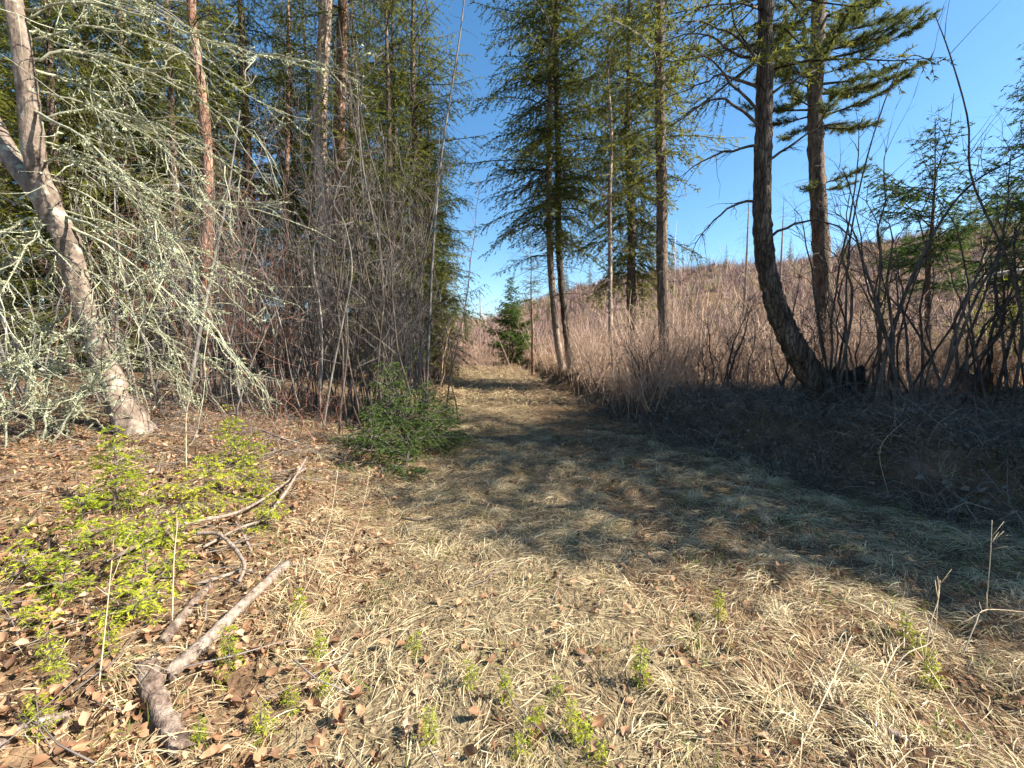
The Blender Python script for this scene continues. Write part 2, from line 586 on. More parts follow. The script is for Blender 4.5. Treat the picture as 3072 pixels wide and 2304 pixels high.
vis = lambda x, y: (np.abs(x) < 1.35 * y + 0.9)
c = grass_field(rg, 126000, (-5.5, 6.5), (1.0, 5.2), (0.04, 0.20), (0.0015, 0.0048), 0.22, lambda x, y: keep_near(x, y) * vis(x, y), (0, 1), 4, 0.65)
mb.ribbons(*c[:3], rnd=c[3])
c = grass_field(rg, 90000, (-7, 8.5), (5.0, 12.5), (0.12, 0.34), (0.003, 0.008), 0.30, lambda x, y: keep_near(x, y) * vis(x, y) * 0.7, (0, 0.9), 3, 0.7)
mb.ribbons(*c[:3], rnd=c[3])
c = grass_field(rg, 60000, (-9, 6), (12, 36), (0.25, 0.55), (0.010, 0.020), 0.40, lambda x, y: np.exp(-np.abs(x - tc(y)) / 2.6) * (1 - smooth((x - bank_foot(y)) / 1.5)), (0.1, 1), 3, 0.9)
mb.ribbons(*c[:3], rnd=c[3])
# broken bits of thatch
n = 60000
x, y = rg.uniform(-5, 6.5, n), 1.0 + 5.5 * rg.random(n)
k = (np.clip(keep_near(x, y) + 0.25, 0, 1) * vis(x, y)) > rg.random(n)
x, y = x[k], y[k]
m = len(x)
az = 3.6 * nz(x, y, 1.7, 0.5) + rg.normal(0, 1.2, m)
l = rg.uniform(0.02, 0.09, m)
e = np.stack([np.cos(az), np.sin(az)], -1) * l[:, None]
p0 = np.stack([x, y, H(x, y) + rg.uniform(0.008, 0.03, m)], -1)
p1 = np.concatenate([p0[:, :2] + e, p0[:, 2:] + rg.normal(0, 0.012, (m, 1))], 1)
mb.ribbons(np.stack([p0, p1], 1), rg.uniform(0.0015, 0.004, m)[:, None] * np.ones((1, 2)), unit(np.stack([-np.sin(az), np.cos(az), rg.normal(0, 0.5, m)], -1)), rnd=np.clip(rg.beta(1.6, 2.0, m) + 0.2 * nz(x, y, 4.0, 1.0), 0, 1))
# tussocks: tufts combed over from one crown
ntus = 270
txy = np.stack([rg.uniform(-4.5, 6, ntus), rg.uniform(1.3, 9, ntus)], -1)
kp = (keep_near(txy[:, 0], txy[:, 1]) > 0.35) & vis(txy[:, 0], txy[:, 1])
for (x0, y0) in txy[kp]:
    nb_ = rg.integers(30, 90)
    a0 = rg.uniform(0, 6.28)
    az = a0 + rg.normal(0, 1.0, nb_)
    L = rg.uniform(0.08, 0.27, nb_)
    t = np.linspace(0, 1, 5)
    d = np.stack([np.cos(az), np.sin(az), 0 * az], -1)
    s_ = np.stack([-np.sin(az), np.cos(az), 0 * az], -1)
    b0 = np.stack([x0 + rg.normal(0, 0.03, nb_), y0 + rg.normal(0, 0.03, nb_)], -1)
    zb_ = H(b0[:, 0], b0[:, 1])
    hz = rg.uniform(0.015, 0.085, nb_)
    ctr = np.concatenate([b0, zb_[:, None]], 1)[:, None, :] + d[:, None, :] * (L[:, None] * (t ** 1.2)[None])[..., None]
    ctr[..., 2] += hz[:, None] * np.sin(t * 2.7)[None]
    ctr[..., 2] = np.maximum(ctr[..., 2], H(ctr[..., 0], ctr[..., 1]) + 0.006)
    mb.ribbons(ctr, rg.uniform(0.002, 0.0048, nb_)[:, None] * np.array([0.9, 1, 0.9, 0.6, 0.1])[None], unit(s_ + rg.normal(0, 0.4, (nb_, 3))), rnd=np.clip(rg.normal(0.7, 0.22, nb_), 0, 1))
tag(mb.build('dry_grass', M['straw']), 'matted straw coloured dead grass covering the trail', 'grass', kind='stuff')

mb = MB()
c = grass_field(rg, 46000, (-3.5, 6.5), (1.2, 9), (0.03, 0.15), (0.0018, 0.0045), 0.8,
                lambda x, y: vis(x, y) * np.clip(nz(x, y, 2.1, 5.0) + 0.2 * smooth((x - 0.2) / 2) - 0.15, 0, 1) * (1 - smooth((x - bank_foot(y) + 0.2) / 0.5)), (0, 1), 4, 1.5)
mb.ribbons(*c[:3], rnd=c[3])
tag(mb.build('green_grass', M['fresh']), 'thin fresh green grass blades coming up through the dead grass', 'grass', kind='stuff')


def leaf_mesh_arrays(rng, lob):
    k = 12
    a = np.linspace(0, 2 * np.pi, k, endpoint=False)
    r = 0.5 * (1 + lob * np.cos(5 * a + 0.3)) * (1 + rng.normal(0, 0.12, k))
    r[0] *= 1.25
    x = r * np.cos(a) * 1.15
    y = r * np.sin(a) * 0.85
    cu, cv, tw = rng.uniform(-1.0, 1.3), rng.uniform(0.3, 1.6), rng.normal(0, 0.6)
    zf = lambda x, y: cv * np.abs(y) * 0.55 + cv * y ** 2 * 0.8 + cu * x ** 2 + tw * x * y
    z = zf(x, y) + rng.normal(0, 0.07, k)
    xi, yi = x * 0.5, y * 0.5
    zi = zf(xi, yi) + rng.normal(0, 0.04, k)
    V = np.vstack([[0, 0, 0.0], np.stack([xi, yi, zi], -1), np.stack([x, y, z], -1)])
    T = [[0, 1 + i, 1 + (i + 1) % k] for i in range(k)]
    for i in range(k):
        j = (i + 1) % k
        T += [[1 + i, 1 + k + i, 1 + k + j], [1 + i, 1 + k + j, 1 + j]]
    return V, np.array(T)


LEAF = [leaf_mesh_arrays(np.random.default_rng(40 + i), 0.06 + 0.07 * (i % 4)) for i in range(8)]


LEAF_FAN = [(np.vstack([V[:1] + [0, 0, -0.02], V[13::2], V[14:15]]), np.array([[0, 1 + i, 1 + (i + 1) % 6] for i in range(6)])) for V, T in LEAF]


def rotmats(rng, m, tilt):
    az, tx, ty_ = rng.uniform(0, 6.28, m), rng.normal(0, tilt, m), rng.normal(0, tilt, m)
    ca, sa = np.cos(az), np.sin(az)
    Z = np.zeros(m)
    O = np.ones(m)
    Rz = np.stack([ca, -sa, Z, sa, ca, Z, Z, Z, O], -1).reshape(-1, 3, 3)
    Rx = np.stack([O, Z, Z, Z, np.cos(tx), -np.sin(tx), Z, np.sin(tx), np.cos(tx)], -1).reshape(-1, 3, 3)
    Ry = np.stack([np.cos(ty_), Z, np.sin(ty_), Z, O, Z, -np.sin(ty_), Z, np.cos(ty_)], -1).reshape(-1, 3, 3)
    return Rx @ Ry @ Rz


def scatter_leaves(mb, rng, xy, size, tilt=0.35, lift=0.02, rnd=None):
    m = len(xy)
    which = rng.integers(0, len(LEAF), m)
    Rm = rotmats(rng, m, tilt)
    for w in range(len(LEAF)):
        s = which == w
        V, T = LEAF_FAN[w]
        if not s.any():
            continue
        k = s.sum()
        W = np.einsum('mij,vj->mvi', Rm[s], V) * size[s][:, None, None]
        zb = H(xy[s, 0], xy[s, 1]) + rng.uniform(0.2, 1, k) * lift + 0.012
        W = W + np.concatenate([xy[s], zb[:, None]], 1)[:, None, :]
        TT = (T[None] + (np.arange(k) * len(V))[:, None, None]).reshape(-1, 3)
        mb.raw(W.reshape(-1, 3), tris=TT, rnd=np.repeat(rng.random(k), len(V)))


rl = np.random.default_rng(23)
# leaf carpet on the left and under the bank trees
n = 19000
xy = np.stack([rl.uniform(-8, 1.5, n), rl.uniform(1.1, 10, n)], -1)
k = (smooth((-xy[:, 0] - 0.2 - 0.2 * xy[:, 1] + 0.5 * nz(xy[:, 0], xy[:, 1], 1.4)) / 1.2) + 0.10 > rl.random(n)) & vis(xy[:, 0], xy[:, 1])
xy = xy[k]
mb = MB()
scatter_leaves(mb, rl, xy, 0.016 + 0.036 * rl.random(len(xy)) ** 1.6, 0.5, 0.03)
n = 26000                                               # crumbled leaf bits between the whole ones
xy = np.stack([rl.uniform(-6.5, 3.5, n), rl.uniform(1.1, 6.0, n)], -1)
k = (smooth((-xy[:, 0] + 0.1 - 0.2 * xy[:, 1] + 0.5 * nz(xy[:, 0], xy[:, 1], 1.4)) / 1.4) + 0.22 > rl.random(n)) & vis(xy[:, 0], xy[:, 1])
xy = xy[k]
m = len(xy)
az = rl.uniform(0, 6.28, m)
b0 = np.concatenate([xy, (H(xy[:, 0], xy[:, 1]) + rl.uniform(0.006, 0.022, m))[:, None]], 1)
d = unit(np.stack([np.cos(az), np.sin(az), rl.normal(0, 0.35, m)], -1))
sv = unit(np.stack([-np.sin(az), np.cos(az), rl.normal(0, 0.5, m)], -1))
l = rl.uniform(0.012, 0.035, m)
mb.ribbons(np.stack([b0 - d * l[:, None] * 0.5, b0 + UP * (l * rl.normal(0, 0.2, m))[:, None], b0 + d * l[:, None] * 0.5], 1), (l * rl.uniform(0.4, 0.9, m))[:, None] * np.array([0.5, 1, 0.35])[None], sv, rnd=rl.random(m))
tag(mb.build('leaf_litter', M['leaf_brown']), 'carpet of small brown fallen leaves on the slope beside the trail', 'leaf litter', kind='stuff')
n = 11000
xy = np.stack([rl.uniform(1.5, 14, n), rl.uniform(2.5, 13, n)], -1)
k = (smooth((xy[:, 0] - bank_foot(xy[:, 1]) + 0.2) / 0.5) > rl.random(n)) & (np.abs(xy[:, 0]) < 1.4 * xy[:, 1] + 1)
xy = xy[k]
mb = MB()
scatter_leaves(mb, rl, xy, rl.uniform(0.03, 0.07, len(xy)), 0.5, 0.04)
tag(mb.build('bank_leaf_litter', M['leaf_grey']), 'grey brown fallen leaves covering the shaded bank', 'leaf litter', kind='stuff')

# fallen sticks: small twig litter, one mass
mb = MB()
n = 7500
x = rl.uniform(-7, 8, n)
y = rl.uniform(1.4, 11, n)
w = np.clip(0.05 + smooth((-x - 0.8) / 1.5) * (0.35 + 0.65 * smooth((y - 3.4) / 1.5)) + 1.0 * smooth((x - bank_foot(y) + 0.3) / 0.6), 0, 1)
k = w > rl.random(n)
x, y = x[k], y[k]
m = len(x)
az = rl.uniform(0, 6.28, m)
L = rl.uniform(0.15, 0.75, m)
t = np.linspace(-0.5, 0.5, 4)
ctr = np.stack([x[:, None] + np.cos(az)[:, None] * L[:, None] * t, y[:, None] + np.sin(az)[:, None] * L[:, None] * t, np.zeros((m, 4))], -1)
ctr += rl.normal(0, 0.012, ctr.shape)
ctr[..., 2] = H(ctr[..., 0], ctr[..., 1]) + rl.uniform(0.01, 0.10, m)[:, None] + rl.normal(0, 0.03, m)[:, None] * t * 4 + 0.01
rr = rl.uniform(0.0015, 0.0045, m)
mb.tubes(ctr, rr[:, None] * np.array([1, 0.9, 0.75, 0.4])[None], 3, rnd=rl.random(m))
tag(mb.build('twig_litter', M['twig_grey']), 'tangle of thin dead twigs lying on the forest floor', 'twigs', kind='stuff')

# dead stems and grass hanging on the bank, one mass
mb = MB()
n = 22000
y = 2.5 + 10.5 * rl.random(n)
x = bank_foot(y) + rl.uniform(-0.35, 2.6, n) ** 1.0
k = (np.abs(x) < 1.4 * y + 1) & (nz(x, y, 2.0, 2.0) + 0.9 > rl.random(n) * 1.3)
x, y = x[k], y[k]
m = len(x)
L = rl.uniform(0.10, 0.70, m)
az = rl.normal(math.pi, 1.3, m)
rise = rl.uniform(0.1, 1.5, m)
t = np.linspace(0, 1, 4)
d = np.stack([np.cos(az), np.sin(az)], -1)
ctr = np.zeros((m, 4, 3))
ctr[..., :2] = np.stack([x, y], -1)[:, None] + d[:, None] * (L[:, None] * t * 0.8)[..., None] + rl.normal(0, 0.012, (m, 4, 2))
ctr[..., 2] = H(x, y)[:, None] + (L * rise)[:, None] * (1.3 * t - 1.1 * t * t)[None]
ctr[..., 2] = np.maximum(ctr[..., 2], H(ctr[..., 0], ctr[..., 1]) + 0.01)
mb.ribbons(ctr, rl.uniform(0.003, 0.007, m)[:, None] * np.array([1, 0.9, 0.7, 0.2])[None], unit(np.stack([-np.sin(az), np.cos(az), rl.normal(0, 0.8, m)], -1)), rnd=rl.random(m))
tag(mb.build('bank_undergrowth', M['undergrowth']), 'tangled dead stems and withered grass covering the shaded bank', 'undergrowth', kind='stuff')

# 300 nearest leaves, each its own thing
leaf_me = []
for i, (V, T) in enumerate(LEAF):
    b_ = MB()
    b_.raw(V, tris=T, rnd=0.5)
    st = np.array([[[0.5, 0, 0.0], [0.75, 0.05, 0.03], [0.95, 0.02, 0.08]]])
    b_.tubes(st, np.array([[0.02, 0.015, 0.01]]), 3, rnd=np.array([0.3]))
    leaf_me.append(b_.mesh('fallen_leaf', M['leaf_brown'], True))
cnt = 0
while cnt < 300:
    px, py = rl.uniform(0, 1024), 560 + 208 * rl.random() ** 0.8
    wgt = 1.0 if px < 330 else (0.5 if px < 700 else 0.28)
    if rl.random() > wgt:
        continue
    g = GP(px, py, 1.2, 8)
    o = link('fallen_leaf', leaf_me[rl.integers(0, 8)])
    o.location = (g[0], g[1], g[2] + rl.uniform(0.008, 0.045))
    o.rotation_euler = (rl.normal(0, 0.45), rl.normal(0, 0.45), rl.uniform(0, 6.28))
    s = 0.026 + 0.036 * rl.random() ** 1.5
    o.scale = (s, s, s)
    tag(o, 'curled brown fallen leaf lying on the dead grass in the foreground', 'leaf', 'brown leaves fallen on the foreground grass')
    cnt += 1


# ------------------------------------------------------------------ trees
def trunk_mesh(pts, radii, sides=12, n=None, rough=0.06, seed=0, flare=0.35):
    """tapered trunk through local points; bark relief in the radius"""
    n = n or max(10, int(sum(np.linalg.norm(np.diff(pts, axis=0), axis=1)) / 0.16))
    n = min(n, 110)
    c = spline(pts, n)
    u = np.linspace(0, 1, n)
    r = np.interp(u, np.linspace(0, 1, len(radii)), radii)
    s = np.linspace(0, np.sum(np.linalg.norm(np.diff(c, axis=0), axis=1)), n)
    r = r * (1 + flare * np.exp(-s / 0.22))
    rng = np.random.default_rng(seed)
    a = np.arange(sides) / sides * 2 * np.pi
    rel = rng.normal(0, rough, (n, sides)) + 0.8 * rough * np.sin(5 * a[None] + 2 * nz(s, s * 0, 0.7, seed)[:, None]) + 0.5 * rough * nz(s, s * 0, 1.9)[:, None]
    R = r[:, None] * (1 + rel)
    b = MB()
    b.tubes(c[None], R[None], sides, rnd=np.array([0.5]))
    return b, c


def axis_fn(c):
    zs = c[:, 2]
    return lambda z: np.stack([np.interp(z, zs, c[:, 0]), np.interp(z, zs, c[:, 1]), z], -1)


def boughs(mb, rng, ax, H_, zb, R, dz=0.42, per=5, drop=0.15, up=0.15, droop=0.55, tip=0.25, nl=0.07, tw=0.085, shape_p=0.75, low=0.55, sparse=1.0, wood=0, leaf=1,
           azf=None, zmax=None, needle_step=0.019, k=1.0):
    """whorled conifer branches with side twigs and needles"""
    zs = np.arange(zb, (zmax or H_ * 0.985), dz)
    z0 = np.repeat(zs, per) + rng.normal(0, dz * 0.7, len(zs) * per)
    az = np.tile(np.arange(per) * 2 * np.pi / per, len(zs)) + np.repeat(rng.uniform(0, 6.28, len(zs)), per) + rng.normal(0, 0.35, len(z0))
    kp_ = rng.random(len(z0)) > drop
    z0, az = z0[kp_], az[kp_]
    q = np.clip((z0 - zb) / (H_ - zb), 0, 1)
    L = R * (1 - q) ** shape_p * (low + (1 - low) * np.clip(q * 6, 0, 1)) * rng.uniform(0.35, 1.2, len(z0)) * (1 + 0.22 * np.sin(2 * az + 3 * z0 / max(k, 0.2)))
    L = np.maximum(L, 0.15 * k)
    nb = len(z0)
    if nb == 0:
        return
    upv = up + 0.5 * q + rng.normal(0, 0.2, nb)
    dr = droop * (1 - 0.7 * q) + rng.normal(0, 0.12, nb)
    bend = rng.normal(0, 0.25, nb)
    o = ax(z0)

    def cen(i, t):
        A = az[i] + bend[i] * t
        h = L[i] * t
        return np.stack([o[i, 0] + np.cos(A) * h, o[i, 1] + np.sin(A) * h, o[i, 2] + L[i] * (upv[i] * t - dr[i] * t ** 2 + tip * t ** 4)], -1), A
    t = np.linspace(0, 1, 5)
    I = np.repeat(np.arange(nb), 5)
    C, _ = cen(I, np.tile(t, nb))
    mb.tubes(C.reshape(nb, 5, 3), (0.006 * k + 0.009 * L)[:, None] * np.array([1, 0.8, 0.6, 0.4, 0.12])[None], 3, wood, rng.random(nb))
    # twigs
    nt = np.maximum(3, (L / tw).astype(int))
    I = np.repeat(np.arange(nb), nt)
    first = np.concatenate([[0], np.cumsum(nt)[:-1]])
    kk = np.arange(len(I)) - np.repeat(first, nt)
    t = 0.12 + 0.88 * (kk + 0.7 * rng.random(len(I))) / np.repeat(nt, nt)
    t = np.minimum(t, 1)
    p0, A = cen(I, t)
    sd_ = np.where(kk % 2 == 0, 1.0, -1.0)
    hd = A + sd_ * rng.normal(0.95, 0.25, len(I)) * (1 - 0.75 * (t > 0.97))
    l = np.minimum(0.40 * L[I] * (1 - t) + 0.14 * k + 0.05 * L[I], 0.75) * rng.uniform(0.55, 1.2, len(I))
    pit = rng.normal(-0.22, 0.22, len(I))
    d = np.stack([np.cos(hd) * np.cos(pit), np.sin(hd) * np.cos(pit), np.sin(pit)], -1)
    dd = rng.uniform(0.1, 0.6, len(I)) * droop * 1.3
    mid = p0 + d * (l * 0.5)[:, None] - UP * (dd * l * 0.25)[:, None]
    end = p0 + d * l[:, None] - UP * (dd * l)[:, None]
    mb.ribbons(np.stack([p0, mid, end], 1), k * np.array([0.008, 0.006, 0.003])[None], unit(np.cross(d, UP)), wood, rng.random(len(I)))
    # needles
    keep = rng.random(len(I)) < sparse * np.where((q[I] > 0.6) & (k >= 1), 0.6, 1.0)
    I2 = np.nonzero(keep)[0]
    nn = np.maximum(4, (l[I2] / needle_step).astype(int))
    J = np.repeat(I2, nn)
    s = rng.random(len(J))
    pb = p0[J] + d[J] * (l[J] * s)[:, None] - UP * (dd[J] * l[J] * s ** 2)[:, None]
    lat = unit(np.cross(d[J], UP)) * np.where(rng.random(len(J)) < 0.5, 1, -1)[:, None]
    nd = unit(d[J] * 0.75 + lat * rng.uniform(0.3, 1.0, len(J))[:, None] + UP * rng.normal(0.05, 0.4, len(J))[:, None] - UP * (dd[J] * s)[:, None])
    sv = unit(np.cross(nd, rng.normal(0, 1, (len(J), 3))))
    ln = nl * rng.uniform(0.7, 1.4, len(J))
    tone = np.clip(0.30 + 0.35 * s + 0.22 * t[J] + rng.normal(0, 0.14, len(J)) + 0.1 * rng.normal(0, 1, nb)[I[J]], 0, 1)
    mb.needles(pb, nd, sv, ln, ln * 0.27, leaf, tone)


def dead_twigs(mb, rng, ax, za, zb, R, n, mat=0, azf=None, droop=0.5, sub=4):
    z0 = rng.uniform(za, zb, n)
    az = rng.uniform(0, 6.28, n)
    L = R * rng.uniform(0.3, 1.1, n)
    o = ax(z0)
    t = np.linspace(0, 1, 6)
    up = rng.normal(0.05, 0.25, n)
    dr = droop * rng.uniform(0.2, 1.2, n)
    bend = rng.normal(0, 0.4, n)

    def cen(i, t):
        A = az[i] + bend[i] * t
        return np.stack([o[i, 0] + np.cos(A) * L[i] * t, o[i, 1] + np.sin(A) * L[i] * t, o[i, 2] + L[i] * (up[i] * t - dr[i] * t * t)], -1), A
    t = np.linspace(0, 1, 5)
    I = np.repeat(np.arange(n), 5)
    C, _ = cen(I, np.tile(t, n))
    C = C + rng.normal(0, 0.015, C.shape)
    mb.tubes(C.reshape(n, 5, 3), (0.004 + 0.005 * L)[:, None] * np.array([1, 0.8, 0.6, 0.35, 0.15])[None], 3, mat, rng.random(n))
    I = np.repeat(np.arange(n), sub)
    tt = rng.uniform(0.25, 0.95, len(I))
    p, A = cen(I, tt)
    hd = A + rng.choice([-1, 1], len(I)) * rng.uniform(0.4, 1.1, len(I))
    l = L[I] * rng.uniform(0.12, 0.4, len(I))
    d = np.stack([np.cos(hd), np.sin(hd), rng.normal(-0.15, 0.35, len(I))], -1)
    s = np.linspace(0, 1, 3)
    C = p[:, None] + d[:, None] * (l[:, None] * s)[..., None] - UP * (0.35 * l[:, None] * s ** 2)[..., None]
    mb.tubes(C, np.array([0.004, 0.0026, 0.0012])[None] * np.ones((len(I), 1)), 3, mat, rng.random(len(I)))


def conifer(name, label, cat, loc, H_, r0, zb, R, seed, pts=None, radii=None, bark='bark', leaf='fir', group=None, dead=(0.6, None, 1.2, 40), sides=10, deadmat='twig_grey', flare=0.35, rz=0, **kw):
    rng = np.random.default_rng(seed)
    root = thing(name, label, cat, loc, group, rz)
    if pts is None:
        k = 6
        pts = np.stack([np.cumsum(rng.normal(0, 0.05, k)), np.cumsum(rng.normal(0, 0.05, k)), np.linspace(-0.15, H_, k)], -1)
        pts[0, :2] = 0
    if radii is None:
        radii = [r0, r0 * 0.86, r0 * 0.68, r0 * 0.45, r0 * 0.2, 0.01]
    tb, c = trunk_mesh(np.array(pts), radii, sides, seed=seed, flare=flare)
    tb.build('trunk', M[bark], root)
    ax = axis_fn(c)
    cb = MB()
    boughs(cb, rng, ax, H_, zb, R, **kw)
    cb.build('crown', [M['bark_dark' if leaf != 'fir_yel' else 'twig_grey'], M[leaf]], root)
    if dead:
        db = MB()
        dead_twigs(db, rng, ax, dead[0], dead[1] or zb + 1.0, dead[2], dead[3])
        tag(db.build('dead_twigs', M[deadmat], root), kind='stuff')
    return root


# --- prototypes for the wood on the left
LW = 'conifers of the dense wood left of the trail'
LWL = 'dark conifer standing in the dense shaded wood left of the trail'


def at(px, Y):
    return G(px, Y)


wood = [  # px, depth, proto, scale
    (70, 10.5, 1, 1.0), (112, 14, 0, 1.0), (152, 17, 2, 1.0), (188, 12, 3, 0.95), (216, 20, 0, 1.1), (252, 14.5, 2, 1.0),
    (300, 21, 1, 1.1), (366, 18, 0, 1.05), (388, 12.5, 1, 0.95), (404, 16, 3, 1.0),
    (445, 30, 0, 0.8), (40, 16, 3, 1.1), (130, 24, 1, 1.2), (20, 12.5, 0, 1.0), (340, 25, 2, 1.1),
    (-60, 9, 2, 1.0), (175, 30, 0, 1.2), (90, 30, 3, 1.2), (395, 33, 3, 1.1)]
wood += [(232, 16.5, 3, 1.05), (264, 19, 1, 1.1), (205, 22, 3, 1.15), (288, 24, 1, 1.2), (243, 30, 1, 1.3), (168, 20, 1, 1.1), (437, 17, 1, 0.95), (428, 20, 0, 0.9), (55, 13.5, 3, 1.0), (95, 17.5, 1, 1.1), (140, 12.5, 1, 1.0), (170, 14.5, 0, 1.0), (305, 16, 1, 1.0), (318, 18, 3, 1.1), (352, 15, 1, 0.95), (375, 21, 3, 1.1), (398, 20, 1, 1.1), (-20, 12, 1, 1.0),
         (15, 22, 1, 1.2), (65, 24, 0, 1.2), (110, 20, 3, 1.1), (320, 32, 1, 1.3), (360, 28, 1, 1.2), (418, 24, 1, 1.0), (425, 28, 0, 1.0), (0, 30, 1, 1.3), (-110, 14, 0, 1.0)]
protos = []
pp = [dict(H_=17, r0=0.15, zb=2.0, R=2.5, dz=0.38, per=6, drop=0.12, droop=0.6, shape_p=0.6),
      dict(H_=15, r0=0.13, zb=0.8, R=2.2, dz=0.34, per=6, drop=0.10, droop=0.7, shape_p=0.6),
      dict(H_=19, r0=0.17, zb=4.0, R=2.3, dz=0.42, per=6, drop=0.2, droop=0.5, shape_p=0.6),
      dict(H_=16, r0=0.14, zb=2.8, R=2.2, dz=0.36, per=6, drop=0.15, droop=0.8, leaf='fir_yel', shape_p=0.6)]
used = set()
WL = {(70, 10.5): 'conifer directly behind the leaning trunk of the lichen tree', (20, 12.5): 'conifer behind the fork of the lichen tree', (388, 12.5): 'conifer behind the tall grey shrub clump', (188, 12): 'mossy conifer beside the brown trunked one behind the lichen branches', (140, 12.5): 'conifer filling the gap right of the leaning trunk', (445, 30): 'small conifer at the left edge of the far trail', (352, 15): 'conifer just right of the two tall pines', (305, 16): 'conifer between the slender pine and the pale trunked pine'}
for i, (px, Y, pi, s) in enumerate(wood):
    g = at(px, Y)
    if pi not in used:
        used.add(pi)
        t_ = conifer('conifer_tree', LWL, 'tree', g, seed=100 + pi, group=LW, dead=(0.4, None, 1.7, 70), **pp[pi])
        t_.scale = (s, s, s)
        t_.rotation_euler = (0, 0, i * 1.3)
        protos.append((pi, t_))
    else:
        t_ = dup(dict(protos)[pi], g, i * 1.3, s)
    t_['label'] = WL.get((px, Y), LWL)
PD = dict(protos)

# edge fir nearest the trail on the left: fills the crown seen against the sky gap
conifer('conifer_tree', 'tall conifer at the trail edge, crown reaching right into the sky gap', 'tree', at(418, 13.5), 17, 0.15, 1.6, 2.3, 131, dead=(0.4, 3.5, 1.6, 60), dz=0.34, per=6, drop=0.08, droop=0.65, shape_p=0.5)

# the two tall straight pines of the left wood
def straight(px, Y, toppx, H_, wob=0.05, seed=0):
    g = at(px, Y)
    top = P(toppx, 0, Y)
    dx = (top[0] - g[0]) / max(top[2] - g[2], 1)
    rng = np.random.default_rng(seed)
    z = np.linspace(-0.2, H_, 7)
    p = np.stack([dx * z + np.append([0], rng.normal(0, wob, 6)), np.append([0], rng.normal(0, wob, 6)), z], -1)
    return g, p


g, p = straight(322, 13, 326, 22, seed=3)
conifer('pine_tree', 'tall straight pine with pale sunlit upper trunk left of its reddish twin', 'tree', g, 22, 0.19, 8.5, 2.2, 140, pts=p, radii=[0.21, 0.2, 0.185, 0.165, 0.13, 0.08, 0.02], bark='bark_pale_lit', leaf='fir', dead=(1.5, 9, 1.2, 40), dz=0.6, drop=0.4)
g, p = straight(338, 14.2, 341, 22, seed=4)
conifer('pine_tree', 'tall straight reddish brown pine just right of the pale trunked one', 'tree', g, 22, 0.18, 9.5, 2.2, 141, pts=p, radii=[0.2, 0.19, 0.175, 0.155, 0.12, 0.08, 0.02], bark='bark_red', leaf='fir', dead=(1.5, 9, 1.2, 40), dz=0.6, drop=0.4)
g, p = straight(290, 15, 286, 16, seed=5)
conifer('pine_tree', 'slender young pine with thin reddish trunk in the left wood', 'tree', g, 16, 0.09, 7.5, 1.5, 142, pts=p, radii=[0.10, 0.095, 0.085, 0.07, 0.055, 0.035, 0.01], bark='bark_red', leaf='fir_yel', dead=(1.5, 9, 1.0, 40), dz=0.5, drop=0.3)
g, p = straight(205, 9.5, 197, 16, seed=6)
conifer('conifer_tree', 'brown trunked conifer behind the hanging lichen branches', 'tree', g, 16, 0.14, 6.0, 1.8, 143, pts=p, bark='bark_red', leaf='fir', dead=(0.8, 8, 1.6, 70), dz=0.5, drop=0.3)

# --- right of the trail
# twin trees
for k_, (pxs, lab, bk, rr) in enumerate([([(563, 377), (556, 330), (550, 250), (549, 150), (551, 50), (553, -120)], 'tree with trunk coloured pale grey as if sunlit, left one of the close pair right of the trail', 'bark_pale_lit', 0.15),
                                         ([(571, 377), (566, 330), (559, 250), (558, 150), (556, 50), (558, -120)], 'dark trunked tree, right one of the close pair right of the trail', 'bark_dark', 0.155)]):
    Yd = 19.5 + 0.5 * k_
    W = np.array([P(a, b, Yd) for a, b in pxs])
    gb = np.array([W[0][0], Yd, float(H(W[0][0], Yd))])
    W[0] = gb - [0, 0, 0.15]
    L_ = W - gb
    L_ = np.vstack([L_, L_[-1] + [0.1, 0, 2.5]])
    conifer('fir_tree', lab, 'tree', gb, L_[-1][2], rr, 6.2 if k_ else 5.6, 3.4 if k_ else 3.7, 150 + k_, pts=L_, radii=[rr * 1.15, rr, rr * 0.95, rr * 0.85, rr * 0.7, rr * 0.55, 0.02], bark=bk, leaf='fir_yel' if not k_ else 'fir', dead=(3.2, 9, 2.4, 70),
            dz=0.42, drop=0.08, droop=0.75, low=0.75, shape_p=0.4, deadmat='twig_dark', tw=0.1, per=6, nl=0.1, needle_step=0.024)
# thin pole tree and the mossy tree behind it
g, p = straight(613, 13, 612, 11, seed=8)
conifer('fir_tree', 'very thin pale trunked fir between the pair and the mossy tree', 'tree', g, 11, 0.06, 4.6, 1.1, 152, pts=p, radii=[0.07, 0.065, 0.06, 0.055, 0.045, 0.03, 0.01], bark='bark_pale_lit', leaf='fir_yel', dead=(1.5, 6, 0.9, 40), dz=0.4, droop=0.9)
g, p = straight(634, 17, 627, 18, seed=9)
conifer('fir_tree', 'thick crowned mossy yellow green fir behind the thin pale trunk', 'tree', g, 18, 0.2, 3.6, 2.6, 153, pts=p, bark='bark', leaf='fir_yel', dead=(2, 6, 1.6, 50), dz=0.34, per=6, drop=0.08, droop=1.0, low=0.7, shape_p=0.35, nl=0.1, needle_step=0.021, zmax=15)
g, p = straight(667, 12, 660, 17, seed=10)
conifer('fir_tree', 'straight tall fir, right side of its trunk sunlit, in the brush', 'tree', g, 17, 0.14, 5.6, 2.2, 154, pts=p, radii=[0.155, 0.147, 0.138, 0.125, 0.10, 0.06, 0.02], bark='bark', leaf='fir_yel', dead=(2.5, 9, 1.4, 60), dz=0.38, drop=0.15, droop=0.8, low=0.6, shape_p=0.35, deadmat='twig_dark', sides=14, nl=0.085, zmax=14)
g, p = straight(533, 24, 524, 9, seed=12)
